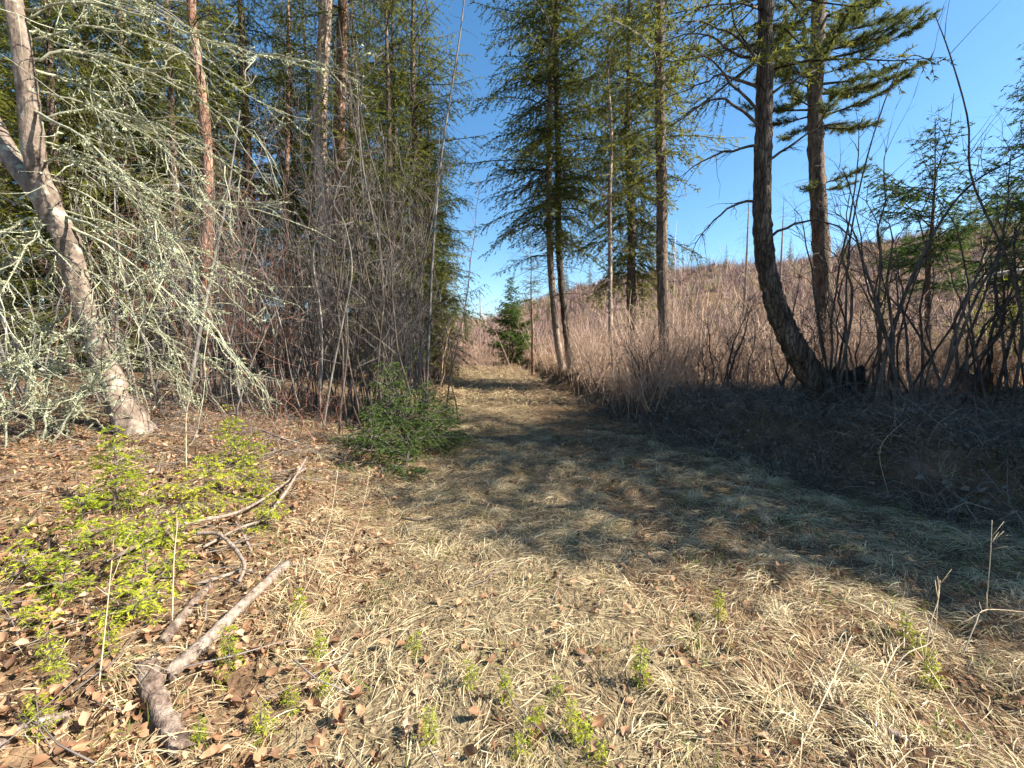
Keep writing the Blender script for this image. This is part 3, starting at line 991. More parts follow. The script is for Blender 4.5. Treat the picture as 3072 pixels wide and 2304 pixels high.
conifer('fir_tree', 'small far fir with bare lower trunk left of the close pair', 'tree', g, 8.2, 0.09, 3.6, 1.3, 155, pts=p * [1, 1, 0.85], bark='bark_red', leaf='fir', dead=(1, 4, 0.9, 30), dz=0.35, droop=0.4)
conifer('fir_tree', 'bushy bright green young fir beside the far end of the trail', 'tree', at(513, 33), 6.6, 0.08, 0.2, 2.5, 156, leaf='firbush', dead=None, dz=0.24, per=7, droop=0.3, drop=0.05, nl=0.13, tw=0.1)
conifer('fir_tree', 'little fir showing above the far brush at the trail end', 'tree', at(466, 58), 7.5, 0.1, 0.3, 1.9, 157, leaf='firbush', dead=None, dz=0.32, droop=0.3, drop=0.05)

# curved tree
YC = 7.0
cpx = [(832, 412), (815, 380), (794, 347), (778, 312), (767, 270), (762, 220), (763, 150), (765, 70), (767, -120), (769, -330)]
W = np.array([P(a, b, YC) for a, b in cpx])
gb = np.array([W[0][0], YC, float(H(W[0][0], YC))])
W[0] = gb - [0, 0, 0.12]
Lc = W - gb
root = thing('curved_tree', 'dark barked tree with its trunk sharply curved at the base', 'tree', gb)
tb, cc = trunk_mesh(Lc, [0.22, 0.20, 0.175, 0.155, 0.14, 0.128, 0.12, 0.112, 0.09, 0.03], 18, seed=5, rough=0.07, n=110, flare=0.25)
tb.build('trunk', M['bark_dark'], root)
axc = axis_fn(cc)
for az_, ln_ in [(2.6, 0.7), (3.5, 0.9), (4.3, 0.7), (5.2, 0.6), (1.6, 0.6), (0.4, 0.6)]:
    q = []
    for u_ in np.linspace(0, 1, 6):
        rx, ry = Lc[0][0] + math.cos(az_ + 0.3 * u_) * (0.1 + ln_ * u_), Lc[0][1] + math.sin(az_ + 0.3 * u_) * (0.1 + ln_ * u_)
        q.append([rx, ry, float(H(gb[0] + rx, gb[1] + ry)) - gb[2] + 0.16 * (1 - u_) ** 2 + 0.02 - 0.05 * u_])
    rb_ = MB()
    rb_.tubes(spline(q, 12)[None], np.linspace(0.085, 0.02, 12)[None], 7, 0, np.array([0.4]))
    rb_.build('root', M['bark_dark'], root)
rng = np.random.default_rng(61)
limbs_px = [  # dead limbs, from trunk outwards (px,py)
    [(757, 118), (735, 85), (712, 62), (690, 48)], [(757, 130), (728, 100), (700, 105), (676, 128)], [(757, 145), (735, 150), (705, 160), (680, 178)],
    [(757, 200), (735, 205), (712, 222), (692, 250)], [(760, 70), (740, 40), (715, 28), (680, 20)], [(760, 100), (790, 80), (815, 70), (838, 45)],
    [(758, 165), (785, 150), (820, 128), (852, 122)], [(760, 240), (790, 225), (830, 222), (868, 250)], [(762, 50), (780, 25), (800, 5), (830, -20)],
    [(757, 90), (725, 75), (700, 84), (668, 96)], [(760, 60), (735, 55), (705, 35), (660, 40)]]
for li, lp in enumerate(limbs_px):
    dy = rng.uniform(-0.8, 0.8)
    pts = np.array([P(a, b, YC + dy * k / 3) - gb for k, (a, b) in enumerate(lp)])
    pts[0] = axc(np.array([pts[0][2]]))[0]
    cl = spline(pts, 12)
    cl[1:] += rng.normal(0, 0.012, (11, 3))
    b_ = MB()
    b_.tubes(cl[None], np.linspace(0.026, 0.005, 12)[None], 5, rnd=np.array([0.4]))
    nsub = 16
    tt = rng.integers(3, 12, nsub)
    p0 = cl[tt]
    dirb = unit(cl[tt] - cl[tt - 1])
    d = unit(dirb + rng.normal(0, 0.6, (nsub, 3)) - UP * 0.15)
    l = rng.uniform(0.15, 0.55, nsub)
    s = np.linspace(0, 1, 5)
    C = p0[:, None] + d[:, None] * (l[:, None] * s)[..., None] - UP * (0.25 * l[:, None] * s ** 2)[..., None]
    C[:, 1:] += rng.normal(0, 0.012, (nsub, 4, 3))
    b_.tubes(C, np.linspace(0.006, 0.0018, 5)[None] * np.ones((nsub, 1)), 3, rnd=rng.random(nsub))
    b_.build('limb', M['stem_dark'], root)
cb = MB()
boughs(cb, rng, axc, Lc[-1][2], 5.2, 2.3, dz=0.42, per=5, drop=0.25, droop=0.5, low=0.7, shape_p=0.4)
cb.build('crown', [M['bark_dark'], M['fir_yel']], root)


# pine with long needles
def pine_crown(mb, rng, ax, zlist, R, tuft_n=24, nl=0.17):
    for (z, az, L, up) in zlist:
        o = ax(np.array([z]))[0]
        t = np.linspace(0, 1, 7)
        bend = rng.normal(0, 0.2)
        A = az + bend * t
        C = np.stack([o[0] + np.cos(A) * L * t, o[1] + np.sin(A) * L * t, o[2] + L * (up * t - 0.25 * t ** 2 + 0.3 * t ** 3)], -1)
        mb.tubes(C[None], np.linspace(0.012 + 0.012 * L, 0.008, 7)[None], 4, 0, np.array([0.3]))
        ns = int(17 * L)
        ti = rng.uniform(0.25, 1.0, ns)
        p0 = np.stack([np.interp(ti, t, C[:, i]) for i in range(3)], -1)
        hd = az + rng.choice([-1, 1], ns) * rng.uniform(0.3, 1.1, ns)
        l = rng.uniform(0.15, 0.5, ns) * (1.2 - 0.6 * ti)
        d = np.stack([np.cos(hd), np.sin(hd), rng.normal(0.25, 0.25, ns)], -1)
        s = np.linspace(0, 1, 3)
        CC = p0[:, None] + d[:, None] * (l[:, None] * s)[..., None]
        mb.tubes(CC, np.array([0.01, 0.008, 0.006])[None] * np.ones((ns, 1)), 3, 0, rng.random(ns))
        # tufts at ends and midway
        tip = np.concatenate([CC[:, 2], CC[:, 1]])
        td = unit(np.concatenate([d, d]))
        J = np.repeat(np.arange(len(tip)), tuft_n)
        nd = unit(td[J] * 0.7 + rng.normal(0, 0.65, (len(J), 3)) + UP * 0.1)
        b0 = tip[J] - td[J] * rng.uniform(0, 0.12, len(J))[:, None]
        sv = unit(np.cross(nd, rng.normal(0, 1, (len(J), 3))))
        ln = nl * rng.uniform(0.6, 1.2, len(J))
        mb.needles(b0, nd, sv, ln, 0.014 * np.ones(len(J)), 1, np.clip(rng.normal(0.5, 0.22, len(J)) + 0.2 * rng.random(len(tip))[J] - 0.1, 0, 1))


YP = 15.0
ppx = [(826, 330), (823, 280), (819, 220), (816, 150), (815, 90), (818, 20), (820, -80), (822, -260), (823, -420)]
W = np.array([P(a, b, YP) for a, b in ppx])
zg = float(H(W[0][0], YP))
W = np.vstack([[W[0][0] + 0.05, YP, zg - 0.2], W])
gb = np.array([W[0][0], YP, zg])
Lp = W - gb
root = thing('pine_tree', 'long needled pine with tufted crown behind the curved tree', 'tree', gb)
tb, cc = trunk_mesh(Lp, [0.3, 0.27, 0.26, 0.245, 0.23, 0.215, 0.2, 0.17, 0.12, 0.03], 14, seed=9, rough=0.06)
tb.build('trunk', M['bark'], root)
axp = axis_fn(cc)
rng = np.random.default_rng(71)


def pz(py):
    return float(P(818, py, YP)[2] - gb[2])


zl = []
for py, az, L, up in [(128, 0.0, 2.2, 0.05), (122, 0.5, 2.6, 0.1), (118, -0.4, 2.4, 0.15), (110, 3.0, 2.4, 0.1), (115, 2.6, 1.8, 0.0), (108, -2.8, 2.2, 0.1), (85, 0.2, 3.2, 0.25), (80, 3.3, 2.6, 0.2),
                      (60, 0.1, 3.2, 0.2), (40, -0.3, 3.4, 0.25), (30, 3.0, 2.6, 0.2), (15, 0.4, 3.5, 0.3), (45, 2.7, 2.4, 0.1), (20, -0.5, 3.0, 0.2), (95, -0.1, 2.9, 0.1), (100, 0.8, 2.2, 0.1),
                      (130, 4.4, 1.8, 0.1), (120, 1.5, 1.8, 0.1), (190, 0.1, 1.1, 0.1), (185, -0.7, 1.2, 0.15), (192, 3.6, 0.6, 0.1)]:
    zl.append((pz(py), az, L, up))
for py in np.arange(90, -330, -11):
    for _ in range(3 if py > -20 else (1 if int(py) % 2 else 0)):
        zl.append((pz(py) + rng.normal(0, 0.2), rng.uniform(0, 6.28), rng.uniform(1.0, 3.0) * (1 if py > -200 else 0.7), rng.uniform(-0.05, 0.5)))
cb = MB()
pine_crown(cb, rng, axp, zl, 3)
cb.build('crown', [M['bark_dark'], M['pine']], root)
db = MB()
dead_twigs(db, rng, axp, 2.0, pz(120), 1.3, 30)
tag(db.build('dead_twigs', M['twig_grey'], root), kind='stuff')

# firs on the right
conifer('fir_tree', 'young fir with open flat boughs rising above the right shrubs', 'tree', at(928, 12.5), 7.4, 0.09, 2.6, 2.3, 160, leaf='firbush', dead=(1, 3, 1.0, 30), dz=0.36, per=6, drop=0.1, droop=0.1, up=0.3, tip=0.1, nl=0.1)
conifer('fir_tree', 'dark fir at the right edge of the picture', 'tree', at(1018, 15), 11.5, 0.14, 1.0, 2.4, 161, leaf='firbush', dead=None, dz=0.36, per=6, drop=0.05, droop=0.5, nl=0.1, shape_p=0.55)
dup(PD[1], at(880, 40), 0.4, 0.62, 'small far conifer rising over the ridge brush behind the right shrubs')
# firs beyond the right of the frame: they shade the trail and the bank
OFF = 'firs standing right of the view that shade the trail'
OL = 'fir standing on the bank outside the right edge of the view'
o0 = conifer('fir_tree', OL, 'tree', (9.2, 4.2, float(H(9.2, 4.2))), 8.5, 0.12, 0.3, 2.1, 180, leaf='fir', dead=None, dz=0.26, per=7, drop=0.05, droop=0.5, shape_p=0.55, group=OFF)
for k_, (x, y, s) in enumerate([(7.4, 2.2, 0.72), (8.3, 3.0, 0.95), (9.8, 5.6, 1.05), (11.2, 4.4, 1.15), (10.9, 6.4, 1.05), (11.9, 7.4, 1.08), (12.8, 8.5, 1.1), (13.3, 5.3, 1.72), (13.9, 6.7, 1.78), (9.6, 3.4, 1.0)]):
    dup(o0, (x, y, float(H(x, y))), k_ * 2.1, s)


# ------------------------------------------------------------------ leafless shrubs
def shrub_stem(mb, rng, base, az, Ht, spread, r0, ntw, arch=0.15, twig_l=0.7, sides=5, sub=2, mat_s=0, mat_t=1, lean=None):
    n = 10
    t = np.linspace(0, 1, n)
    d = np.array([math.cos(az), math.sin(az), 0])
    if lean is not None:
        d = d * spread + lean
    else:
        d = d * spread
    C = base[None] + d[None] * (Ht * (t ** 1.1))[:, None] + UP[None] * (Ht * (t - arch * t ** 3))[:, None]
    wob = np.cumsum(rng.normal(0, 0.027 * Ht ** 0.5, (n, 3)), axis=0)
    wob[:, 2] *= 0.3
    C[1:] += wob[1:] - wob[0]
    mb.tubes(C[None], (r0 * (1 - t * 0.86))[None], sides, mat_s, np.array([rng.random()]))
    ti = rng.uniform(0.2, 0.98, ntw)
    p0 = np.stack([np.interp(ti, t, C[:, k]) for k in range(3)], -1)
    T = unit(np.gradient(C, axis=0))
    td = np.stack([np.interp(ti, t, T[:, k]) for k in range(3)], -1)
    dd = unit(td * rng.uniform(0.4, 1.1, ntw)[:, None] + rng.normal(0, 0.55, (ntw, 3)))
    l = twig_l * rng.uniform(0.3, 1.1, ntw) * (1.15 - 0.6 * ti)
    s = np.linspace(0, 1, 4)
    CC = p0[:, None] + dd[:, None] * (l[:, None] * s)[..., None] + UP * ((rng.normal(0.05, 0.2, ntw) * l)[:, None] * s ** 2)[..., None]
    CC[:, 1:] += np.cumsum(rng.normal(0, 0.018, (ntw, 3, 3)), axis=1)
    rt = np.minimum(r0 * 0.35, 0.0055) * rng.uniform(0.5, 1.1, ntw)
    mb.tubes(CC, rt[:, None] * np.array([1, 0.75, 0.5, 0.25])[None], 3, mat_t, rng.random(ntw))
    if sub:
        J = np.repeat(np.arange(ntw), sub)
        si = rng.uniform(0.25, 0.95, len(J))
        f = si * 3
        i0 = np.minimum(f.astype(int), 2)
        q0 = CC[J, i0] * (1 - (f - i0))[:, None] + CC[J, i0 + 1] * (f - i0)[:, None]
        d2 = unit(dd[J] + rng.normal(0, 0.6, (len(J), 3)))
        l2 = l[J] * rng.uniform(0.2, 0.5, len(J))
        s = np.linspace(0, 1, 3)
        C2 = q0[:, None] + d2[:, None] * (l2[:, None] * s)[..., None]
        C2[:, 1:] += rng.normal(0, 0.01, (len(J), 2, 3))
        mb.ribbons(C2, (rt[J] * 1.1)[:, None] * np.array([1, 0.8, 0.4])[None], unit(np.cross(d2, rng.normal(0, 1, (len(J), 3)))), mat_t, rng.random(len(J)))
    return C


def shrub(name, label, loc, nst, Ht, spread, r0, seed, stem='stem_grey', twig='twig_grey', ntw=16, cat='shrub', group=None, foot=0.25, arch=0.15, twig_l=0.7, lean=None, azr=(0, 6.28), sub=2):
    rng = np.random.default_rng(seed)
    root = thing(name, label, cat, loc, group)
    for i in range(nst):
        b_ = MB()
        az = rng.uniform(*azr)
        bx, by = rng.normal(0, foot, 2)
        z = float(H(loc[0] + bx, loc[1] + by) - loc[2]) - 0.05
        shrub_stem(b_, rng, np.array([bx, by, z]), az, Ht * rng.uniform(0.6, 1.12), spread * rng.uniform(0.3, 1.2), r0 * rng.uniform(0.5, 1.15), ntw, arch * rng.uniform(0.2, 1.8), twig_l, sub=sub, lean=lean)
        b_.build('stem', [M[stem], M[twig]], root)
    return root


# grey multi-stemmed clump left of the trail
shrub('shrub', 'tall dark grey many stemmed shrub clump left of the trail beside the low fir', at(372, 7.2), 28, 6.3, 0.2, 0.022, 200, stem='stem_dark', ntw=22, foot=0.32, twig_l=0.9)
shrub('shrub', 'grey shrub clump leaning right at the trail edge before the thin pole', at(402, 7.8), 14, 3.2, 0.30, 0.016, 201, ntw=18, foot=0.2, twig_l=0.7, azr=(-0.9, 0.9))
shrub('shrub', 'slender grey shrub among the trunks left of the tall clump', at(300, 8.2), 12, 4.2, 0.2, 0.017, 202, ntw=20, foot=0.4, twig_l=0.9)
shrub('shrub', 'grey tangled shrub right behind the leaning lichen tree', at(225, 7.4), 13, 4.4, 0.22, 0.02, 203, ntw=22, foot=0.5, twig_l=0.9)
shrub('shrub', 'reddish twigged shrub hanging between the lichen tree and the pines', at(255, 6.6), 9, 3.8, 0.26, 0.013, 204, stem='stem_grey', twig='twig_red', ntw=26, foot=0.4, twig_l=1.0)
shrub('shrub', 'pale grey shrub behind the lichen tree near its foot', at(165, 6.8), 14, 4.0, 0.2, 0.022, 205, ntw=20, foot=0.5)
shrub('shrub', 'grey shrub at the left picture edge behind the forked trunk', at(50, 6.6), 15, 4.6, 0.18, 0.022, 206, ntw=22, foot=0.6)
shrub('shrub', 'low reddish bramble like shrub at the foot of the grey clump', at(318, 5.9), 14, 1.1, 0.5, 0.006, 207, stem='twig_red', twig='twig_red', ntw=10, foot=0.35, twig_l=0.4)
shrub('shrub', 'low tangle of bare twigs beneath the lichen tree', at(205, 5.6), 16, 1.0, 0.6, 0.006, 208, stem='twig_grey', twig='twig_red', ntw=10, foot=0.5, twig_l=0.45)
shrub('shrub', 'small bare bush on the slope behind the bright seedlings', at(262, 5.0), 10, 0.8, 0.5, 0.004, 209, stem='twig_grey', twig='twig_red', ntw=8, foot=0.3, twig_l=0.35)


shrub('shrub', 'dense dark grey thicket shrub in front of the trail edge conifer', at(412, 9.2), 20, 6.4, 0.17, 0.018, 230, stem='stem_dark', twig='twig_grey', ntw=26, foot=0.45, twig_l=1.0)
shrub('shrub', 'dark grey thicket shrub between the pines and the tall clump', at(348, 8.8), 18, 6.4, 0.18, 0.018, 231, stem='stem_dark', twig='twig_grey', ntw=26, foot=0.5, twig_l=1.0)
shrub('shrub', 'grey thicket shrub left of the two tall pines', at(272, 9.0), 18, 4.6, 0.22, 0.018, 232, stem='stem_grey', twig='twig_grey', ntw=24, foot=0.5, twig_l=1.0)
shrub('shrub', 'grey thicket shrub behind the brown trunked conifer', at(190, 9.4), 16, 4.6, 0.22, 0.018, 233, stem='stem_grey', twig='twig_grey', ntw=24, foot=0.6, twig_l=1.0)
for k_, (px, Y, lab) in enumerate([(700, 8.3, 'low tangled dead brush on the bank left of the curved tree foot'), (770, 6.4, 'low dead brush spilling over the bank before the curved tree'), (850, 5.6, 'low dead brush hanging down the dark bank below the charred stump'),
                                   (930, 5.0, 'low dead brush on the dark bank face below the right shrubs'), (1005, 4.6, 'low dead brush at the right edge of the bank face'), (640, 9.6, 'low dead brush at the far end of the dark bank')]):
    shrub('dead_brush', lab, at(px, Y), 24, 0.85, 0.9, 0.006, 240 + k_, stem='twig_grey', twig='twig_grey', ntw=12, foot=0.6, twig_l=0.5, cat='brush', arch=0.5)


shrub('shrub', 'arching red brown twigged shrub high behind the lichen branches', at(150, 8.0), 8, 6.0, 0.4, 0.016, 250, stem='twig_red', twig='twig_red', ntw=26, foot=0.5, twig_l=1.6, arch=0.45)
shrub('shrub', 'arching grey twigged shrub before the two tall pines', at(290, 7.6), 7, 5.6, 0.4, 0.014, 251, stem='stem_dark', twig='twig_grey', ntw=22, foot=0.4, twig_l=1.5, arch=0.45)
shrub('shrub', 'wispy tall bare sapling clump against the sky right of the sunlit fir', at(695, 15), 9, 6.2, 0.16, 0.014, 252, stem='twig_tan', twig='twig_tan', ntw=16, foot=0.5, twig_l=1.3)
shrub('shrub', 'wispy bare sapling clump in the thicket left of the curved trunk', at(735, 17), 8, 6.0, 0.16, 0.014, 253, stem='twig_tan', twig='twig_tan', ntw=16, foot=0.5, twig_l=1.3)


for k_, (px, Y, h_, st, lab) in enumerate([(590, 12.5, 2.6, 'stem_dark', 'dark bare shrub in the tan thicket right of the close pair'), (645, 11.6, 2.8, 'twig_tan', 'tan bare shrub at the foot of the sunlit fir'),
                                          (690, 11.0, 2.9, 'stem_dark', 'dark forked bare shrub in the thicket right of the sunlit fir'), (715, 13.0, 3.4, 'twig_tan', 'tall tan bare shrub midway to the curved trunk'), (752, 11.5, 3.0, 'stem_dark', 'dark bare shrub rising behind the curved trunk')]):
    shrub('shrub', lab, at(px, Y), 9, h_, 0.42, 0.013, 260 + k_, stem=st, twig='twig_tan' if st == 'twig_tan' else 'twig_dark', ntw=14, foot=0.35, twig_l=0.9, arch=0.25)


def pole(name, label, pxs, Y, r, cat='sapling', stem='stem_grey', twig='twig_grey', ntw=14, seed=0, dY=0.0, twig_l=0.6):
    rng = np.random.default_rng(seed)
    W = np.array([P(a, b, Y + dY * k) for k, (a, b) in enumerate(pxs)])
    gb = np.array([W[0][0], W[0][1], float(H(W[0][0], W[0][1]))])
    W[0][2] = gb[2] - 0.08
    L_ = W - gb
    root = thing(name, label, cat, gb)
    b_ = MB()
    C = spline(L_, 26)
    t = np.linspace(0, 1, 26)
    b_.tubes(C[None], (r * (1 - 0.75 * t) * (1 + 0.06 * np.sin(t * 60)))[None], 7, 0, np.array([0.5]))
    b_.build('stem', M[stem], root)
    if ntw:
        c_ = MB()
        ti = rng.uniform(0.3, 0.98, ntw)
        p0 = np.stack([np.interp(ti, t, C[:, k]) for k in range(3)], -1)
        dd = unit(rng.normal(0, 0.6, (ntw, 3)) + UP * 0.6)
        l = twig_l * rng.uniform(0.3, 1.2, ntw)
        s = np.linspace(0, 1, 5)
        CC = p0[:, None] + dd[:, None] * (l[:, None] * s)[..., None] + UP * ((rng.normal(0, 0.25, ntw) * l)[:, None] * s ** 2)[..., None]
        CC[:, 1:] += np.cumsum(rng.normal(0, 0.015, (ntw, 4, 3)), axis=1)
        c_.tubes(CC, np.array([0.005, 0.004, 0.0032, 0.0024, 0.0012])[None] * np.ones((ntw, 1)), 3, 0, rng.random(ntw))
        tag(c_.build('twigs', M[twig], root), kind='stuff')
    return root


pole('sapling', 'long thin pale pole leaning right at the left edge of the sky gap', [(424, 398), (429, 330), (433, 250), (441, 160), (453, 80), (462, 20), (470, -60)], 8.2, 0.034, seed=1, ntw=24)
pole('sapling', 'thin grey sapling leaning right from behind the lichen tree', [(183, 415), (200, 330), (216, 250), (228, 190), (240, 110)], 6.2, 0.034, seed=2, ntw=22)
pole('sapling', 'slim shoot standing among the bright seedlings', [(188, 500), (186, 440), (187, 410), (196, 385), (212, 370)], 4.1, 0.006, seed=3, ntw=3, twig_l=0.25, stem='stalk')
pole('sapling', 'dead snapped grey stem crossing the tall shrub clump', [(322, 425), (331, 380), (343, 320), (352, 270), (345, 225), (334, 200), (350, 158)], 6.4, 0.018, seed=4, ntw=8)
pole('sapling', 'pale broken stem with short side stubs in front of the pines', [(318, 410), (322, 330), (313, 255), (328, 215), (352, 156)], 6.9, 0.020, seed=5, ntw=10, twig_l=0.9)
pole('sapling', 'straight grey sapling in the middle of the shrub clump', [(390, 405), (388, 330), (380, 250), (362, 160), (356, 60)], 7.4, 0.024, seed=6, ntw=22)
pole('sapling', 'grey sapling fanning right out of the shrub clump', [(382, 405), (396, 330), (420, 270), (436, 200), (440, 120)], 7.6, 0.02, seed=7, ntw=22)

# dark shrubs on the right bank
shr = [(850, 6.8, 6, 4.6, 0.25, 'dark multi stemmed shrub just right of the curved trunk', 210), (884, 6.4, 8, 4.8, 0.36, 'dark shrub clump with pale mottled stems right of the curved tree', 211),
       (926, 7.2, 7, 4.6, 0.40, 'dark spreading shrub before the young open fir', 212), (962, 6.6, 6, 4.6, 0.42, 'dark arching shrub before the brown stump', 213),
       (866, 8.2, 5, 4.0, 0.3, 'grey shrub behind the clump right of the curved tree', 215), (990, 8.0, 6, 4.0, 0.34, 'back row shrub beside the bleached log', 218),
       (800, 9.0, 8, 2.6, 0.34, 'small bare shrub behind the curved trunk', 219), (730, 9.6, 9, 2.4, 0.36, 'small dark bare shrub on the bank left of the curved tree', 220), (640, 10.5, 9, 1.9, 0.4, 'low bare shrub where the bank meets the tan thicket', 221),
       (1004, 6.2, 7, 5.0, 0.38, 'dark shrub at the right edge above the shaded bank', 214)]
for px, Y, n_, h_, sp, lab, sd_ in shr:
    shrub('shrub', lab, at(px, Y), n_, h_, sp, 0.026, sd_, stem='stem_dark', twig='twig_dark', ntw=17, foot=0.28, arch=0.2, twig_l=1.15, sub=2)
pole('sapling', 'long dark whip of a stem bowing left across the right sky', [(1010, 420), (1022, 330), (1008, 262), (972, 180), (968, 120), (950, 55), (935, 15)], 6.0, 0.02, stem='stem_dark', twig='twig_dark', seed=8, ntw=12, twig_l=0.9)
pole('sapling', 'dark stem leaning far right across the right bank shrubs', [(872, 420), (890, 340), (920, 260), (965, 190), (1030, 150)], 6.2, 0.032, stem='stem_dark', twig='twig_dark', seed=9, ntw=22, twig_l=0.9)
pole('sapling', 'dark stem leaning right from beside the bank shrubs', [(925, 425), (955, 350), (985, 280), (1040, 200)], 5.8, 0.026, stem='stem_dark', twig='twig_dark', seed=10, ntw=20, twig_l=0.9)
pole('sapling', 'tall thin dark shoot arching over right of the pine', [(848, 410), (846, 320), (850, 240), (872, 140), (905, 60), (940, 65)], 6.9, 0.018, stem='stem_dark', twig='twig_dark', seed=11, ntw=14)

# tan thicket on the right, beyond the trail and up to the hill
rb = np.random.default_rng(301)
BR = 'leafless brush of the sunlit thicket'
BRL = 'leafless tan brush in the sunlit thicket around the far trail'
bp = []
for k in range(5):
    root_me = MB()
    ns = 22
    for i in range(ns):
        shrub_stem(root_me, rb, np.array([*rb.normal(0, 0.35, 2), -0.1]), rb.uniform(0, 6.28), rb.uniform(1.1, 2.5), rb.uniform(0.1, 0.7), rb.uniform(0.007, 0.015), 10, 0.2, 0.6, sides=3, sub=1)
    bp.append(root_me.mesh('brush_shrub', [M['twig_tan'], M['twig_tan']]))
cnt = 0
while cnt < 290:
    y = 9.5 + 34 * rb.random() ** 1.5
    if rb.random() < 0.8:
        x = bank_foot(y) + 0.35 + rb.random() ** 1.3 * (0.95 * y)
    else:
        y = 13 + 30 * rb.random()
        x = tc(y) - 1.7 - rb.random() ** 1.3 * 5
        if y > 27:
            x += rb.uniform(0, 4.5)
    if abs(x) > 1.2 * y + 2:
        continue
    o = link('brush_shrub', bp[rb.integers(0, 5)])
    s = rb.uniform(0.6, 1.05)
    o.location = (x, y, float(H(x, y)))
    o.rotation_euler = (0, 0, rb.uniform(0, 6.28))
    o.scale = (s, s, s * rb.uniform(0.85, 1.15))
    tag(o, BRL, 'shrub', BR)
    cnt += 1

# the rest of the thicket, past counting
mb = MB()
n = 4400
y = 10.0 + 36 * rb.random(n) ** 1.25
side_r = rb.random(n) < 0.82
x = np.where(side_r, bank_foot(y) + 0.2 + rb.random(n) * 1.05 * y, tc(y) - 1.5 - rb.random(n) ** 1.2 * 7 + np.where(y > 26, rb.uniform(0, 5, n), 0))
k = (nz(x, y, 0.8, 4.0) + 0.55 > rb.random(n) * 1.3) & ((y > 12) | (x > bank_foot(y) + 0.5)) & (side_r | (y > 13))
x, y = x[k], y[k]
m = len(x)
hh = rb.uniform(1.0, 3.0, m) * (1 + 0.35 * nz(x, y, 0.5, 1.0)) * np.where(rb.random(m) < 0.12, 1.5, 1.0)
b0 = np.stack([x, y, H(x, y) - 0.05], -1)
d = unit(np.stack([rb.normal(0, 0.28, m), rb.normal(0, 0.28, m), np.ones(m)], -1))
t = np.linspace(0, 1, 5)
wob = np.cumsum(rb.normal(0, 0.05, (m, 5, 3)), axis=1) * [1, 1, 0.2]
wob[:, 0] = 0
C = b0[:, None] + d[:, None] * (hh[:, None] * t)[..., None] + wob
tone = np.clip(rb.beta(1.6, 1.6, m) + 0.2 * nz(x, y, 0.7, 2.0), 0, 1)
mb.tubes(C, (rb.uniform(0.006, 0.016, m))[:, None] * np.array([1, 0.85, 0.65, 0.45, 0.2])[None], 3, 0, tone)
J = np.repeat(np.arange(m), 6)
f = rb.uniform(0.8, 3.9, len(J))
i0 = f.astype(int)
q0 = C[J, i0] * (1 - (f - i0))[:, None] + C[J, i0 + 1] * (f - i0)[:, None]
d2 = unit(d[J] + rb.normal(0, 0.5, (len(J), 3)))
l2 = rb.uniform(0.2, 0.9, len(J))
s_ = np.linspace(0, 1, 3)
C2 = q0[:, None] + d2[:, None] * (l2[:, None] * s_)[..., None]
C2[:, 1:] += rb.normal(0, 0.03, (len(J), 2, 3))
mb.ribbons(C2, np.array([0.008, 0.006, 0.003])[None], unit(np.cross(d2, rb.normal(0, 1, (len(J), 3)))), 0, tone[J])
tag(mb.build('thicket_brush', M['twig_tan']), 'dense tan leafless thicket between the trail and the hill', 'brush', kind='stuff')

# the hill: brush too far to count
mb = MB()
n = 6000
y = 34 + 105 * rb.random(n) ** 0.8
x = rb.uniform(-0.35, 1.35, n) * y
k = ~((np.abs(x - tc(y)) < 2.2) & (y < 30))
x, y = x[k], y[k]
m = len(x)
J = np.repeat(np.arange(m), 20)
hh = rb.uniform(0.5, 1.1, len(J)) * (rb.uniform(0.8, 3.2, m) * np.clip(0.85 + 0.6 * nz(x, y, 0.25), 0.3, 2) * np.where(rb.random(m) < 0.06, 1.7, 1.0))[J]
b0 = np.stack([x[J] + rb.normal(0, 0.25, len(J)), y[J] + rb.normal(0, 0.25, len(J)), np.zeros(len(J))], -1)
b0[:, 2] = H(b0[:, 0], b0[:, 1]) - 0.1
d = unit(np.stack([rb.normal(0, 0.5, len(J)), rb.normal(0, 0.5, len(J)), np.ones(len(J))], -1))
sv = unit(np.stack([rb.normal(0, 1, len(J)), rb.normal(0, 0.5, len(J)), np.zeros(len(J))], -1))
tone = np.clip(0.5 + 0.35 * nz(x, y, 0.2, 2.0)[J] + 0.3 * rb.normal(0, 1, m)[J] + rb.normal(0, 0.2, len(J)), 0, 1)
mb.needles(b0, d, sv, hh, 0.02 + 0.0009 * b0[:, 1], 0, tone)
tag(mb.build('hill_brush', M['brush_far']), 'brown purple leafless brush covering the far hillside', 'brush', kind='stuff')


def snag(label, px, Y, topy, seed):
    g = at(px, Y)
    Ht = float(P(px, topy, Y)[2] - g[2])
    rng = np.random.default_rng(seed)
    root = thing('dead_tree', label, 'dead tree', g)
    tb, c = trunk_mesh(np.array([[0, 0, -0.2], [0.05, 0, Ht * 0.5], [0.0, 0, Ht]]), [Ht * 0.012, Ht * 0.008, 0.01], 7, seed=seed)
    tb.build('trunk', M['bark_grey'], root)
    db = MB()
    dead_twigs(db, rng, axis_fn(c), Ht * 0.25, Ht * 0.97, Ht * 0.14, 60)
    tag(db.build('dead_twigs', M['twig_grey'], root), kind='stuff')


snag('bare dead conifer spire on the ridge left of the curved tree', 744, 60, 186, 1)
snag('thin bare dead conifer on the ridge right of the curved trunk', 778, 55, 195, 2)
snag('thin dead conifer at the far end of the trail', 480, 50, 284, 3)
snag('pale broken dead trunk standing on the brown hillside', 698, 55, 262, 4)

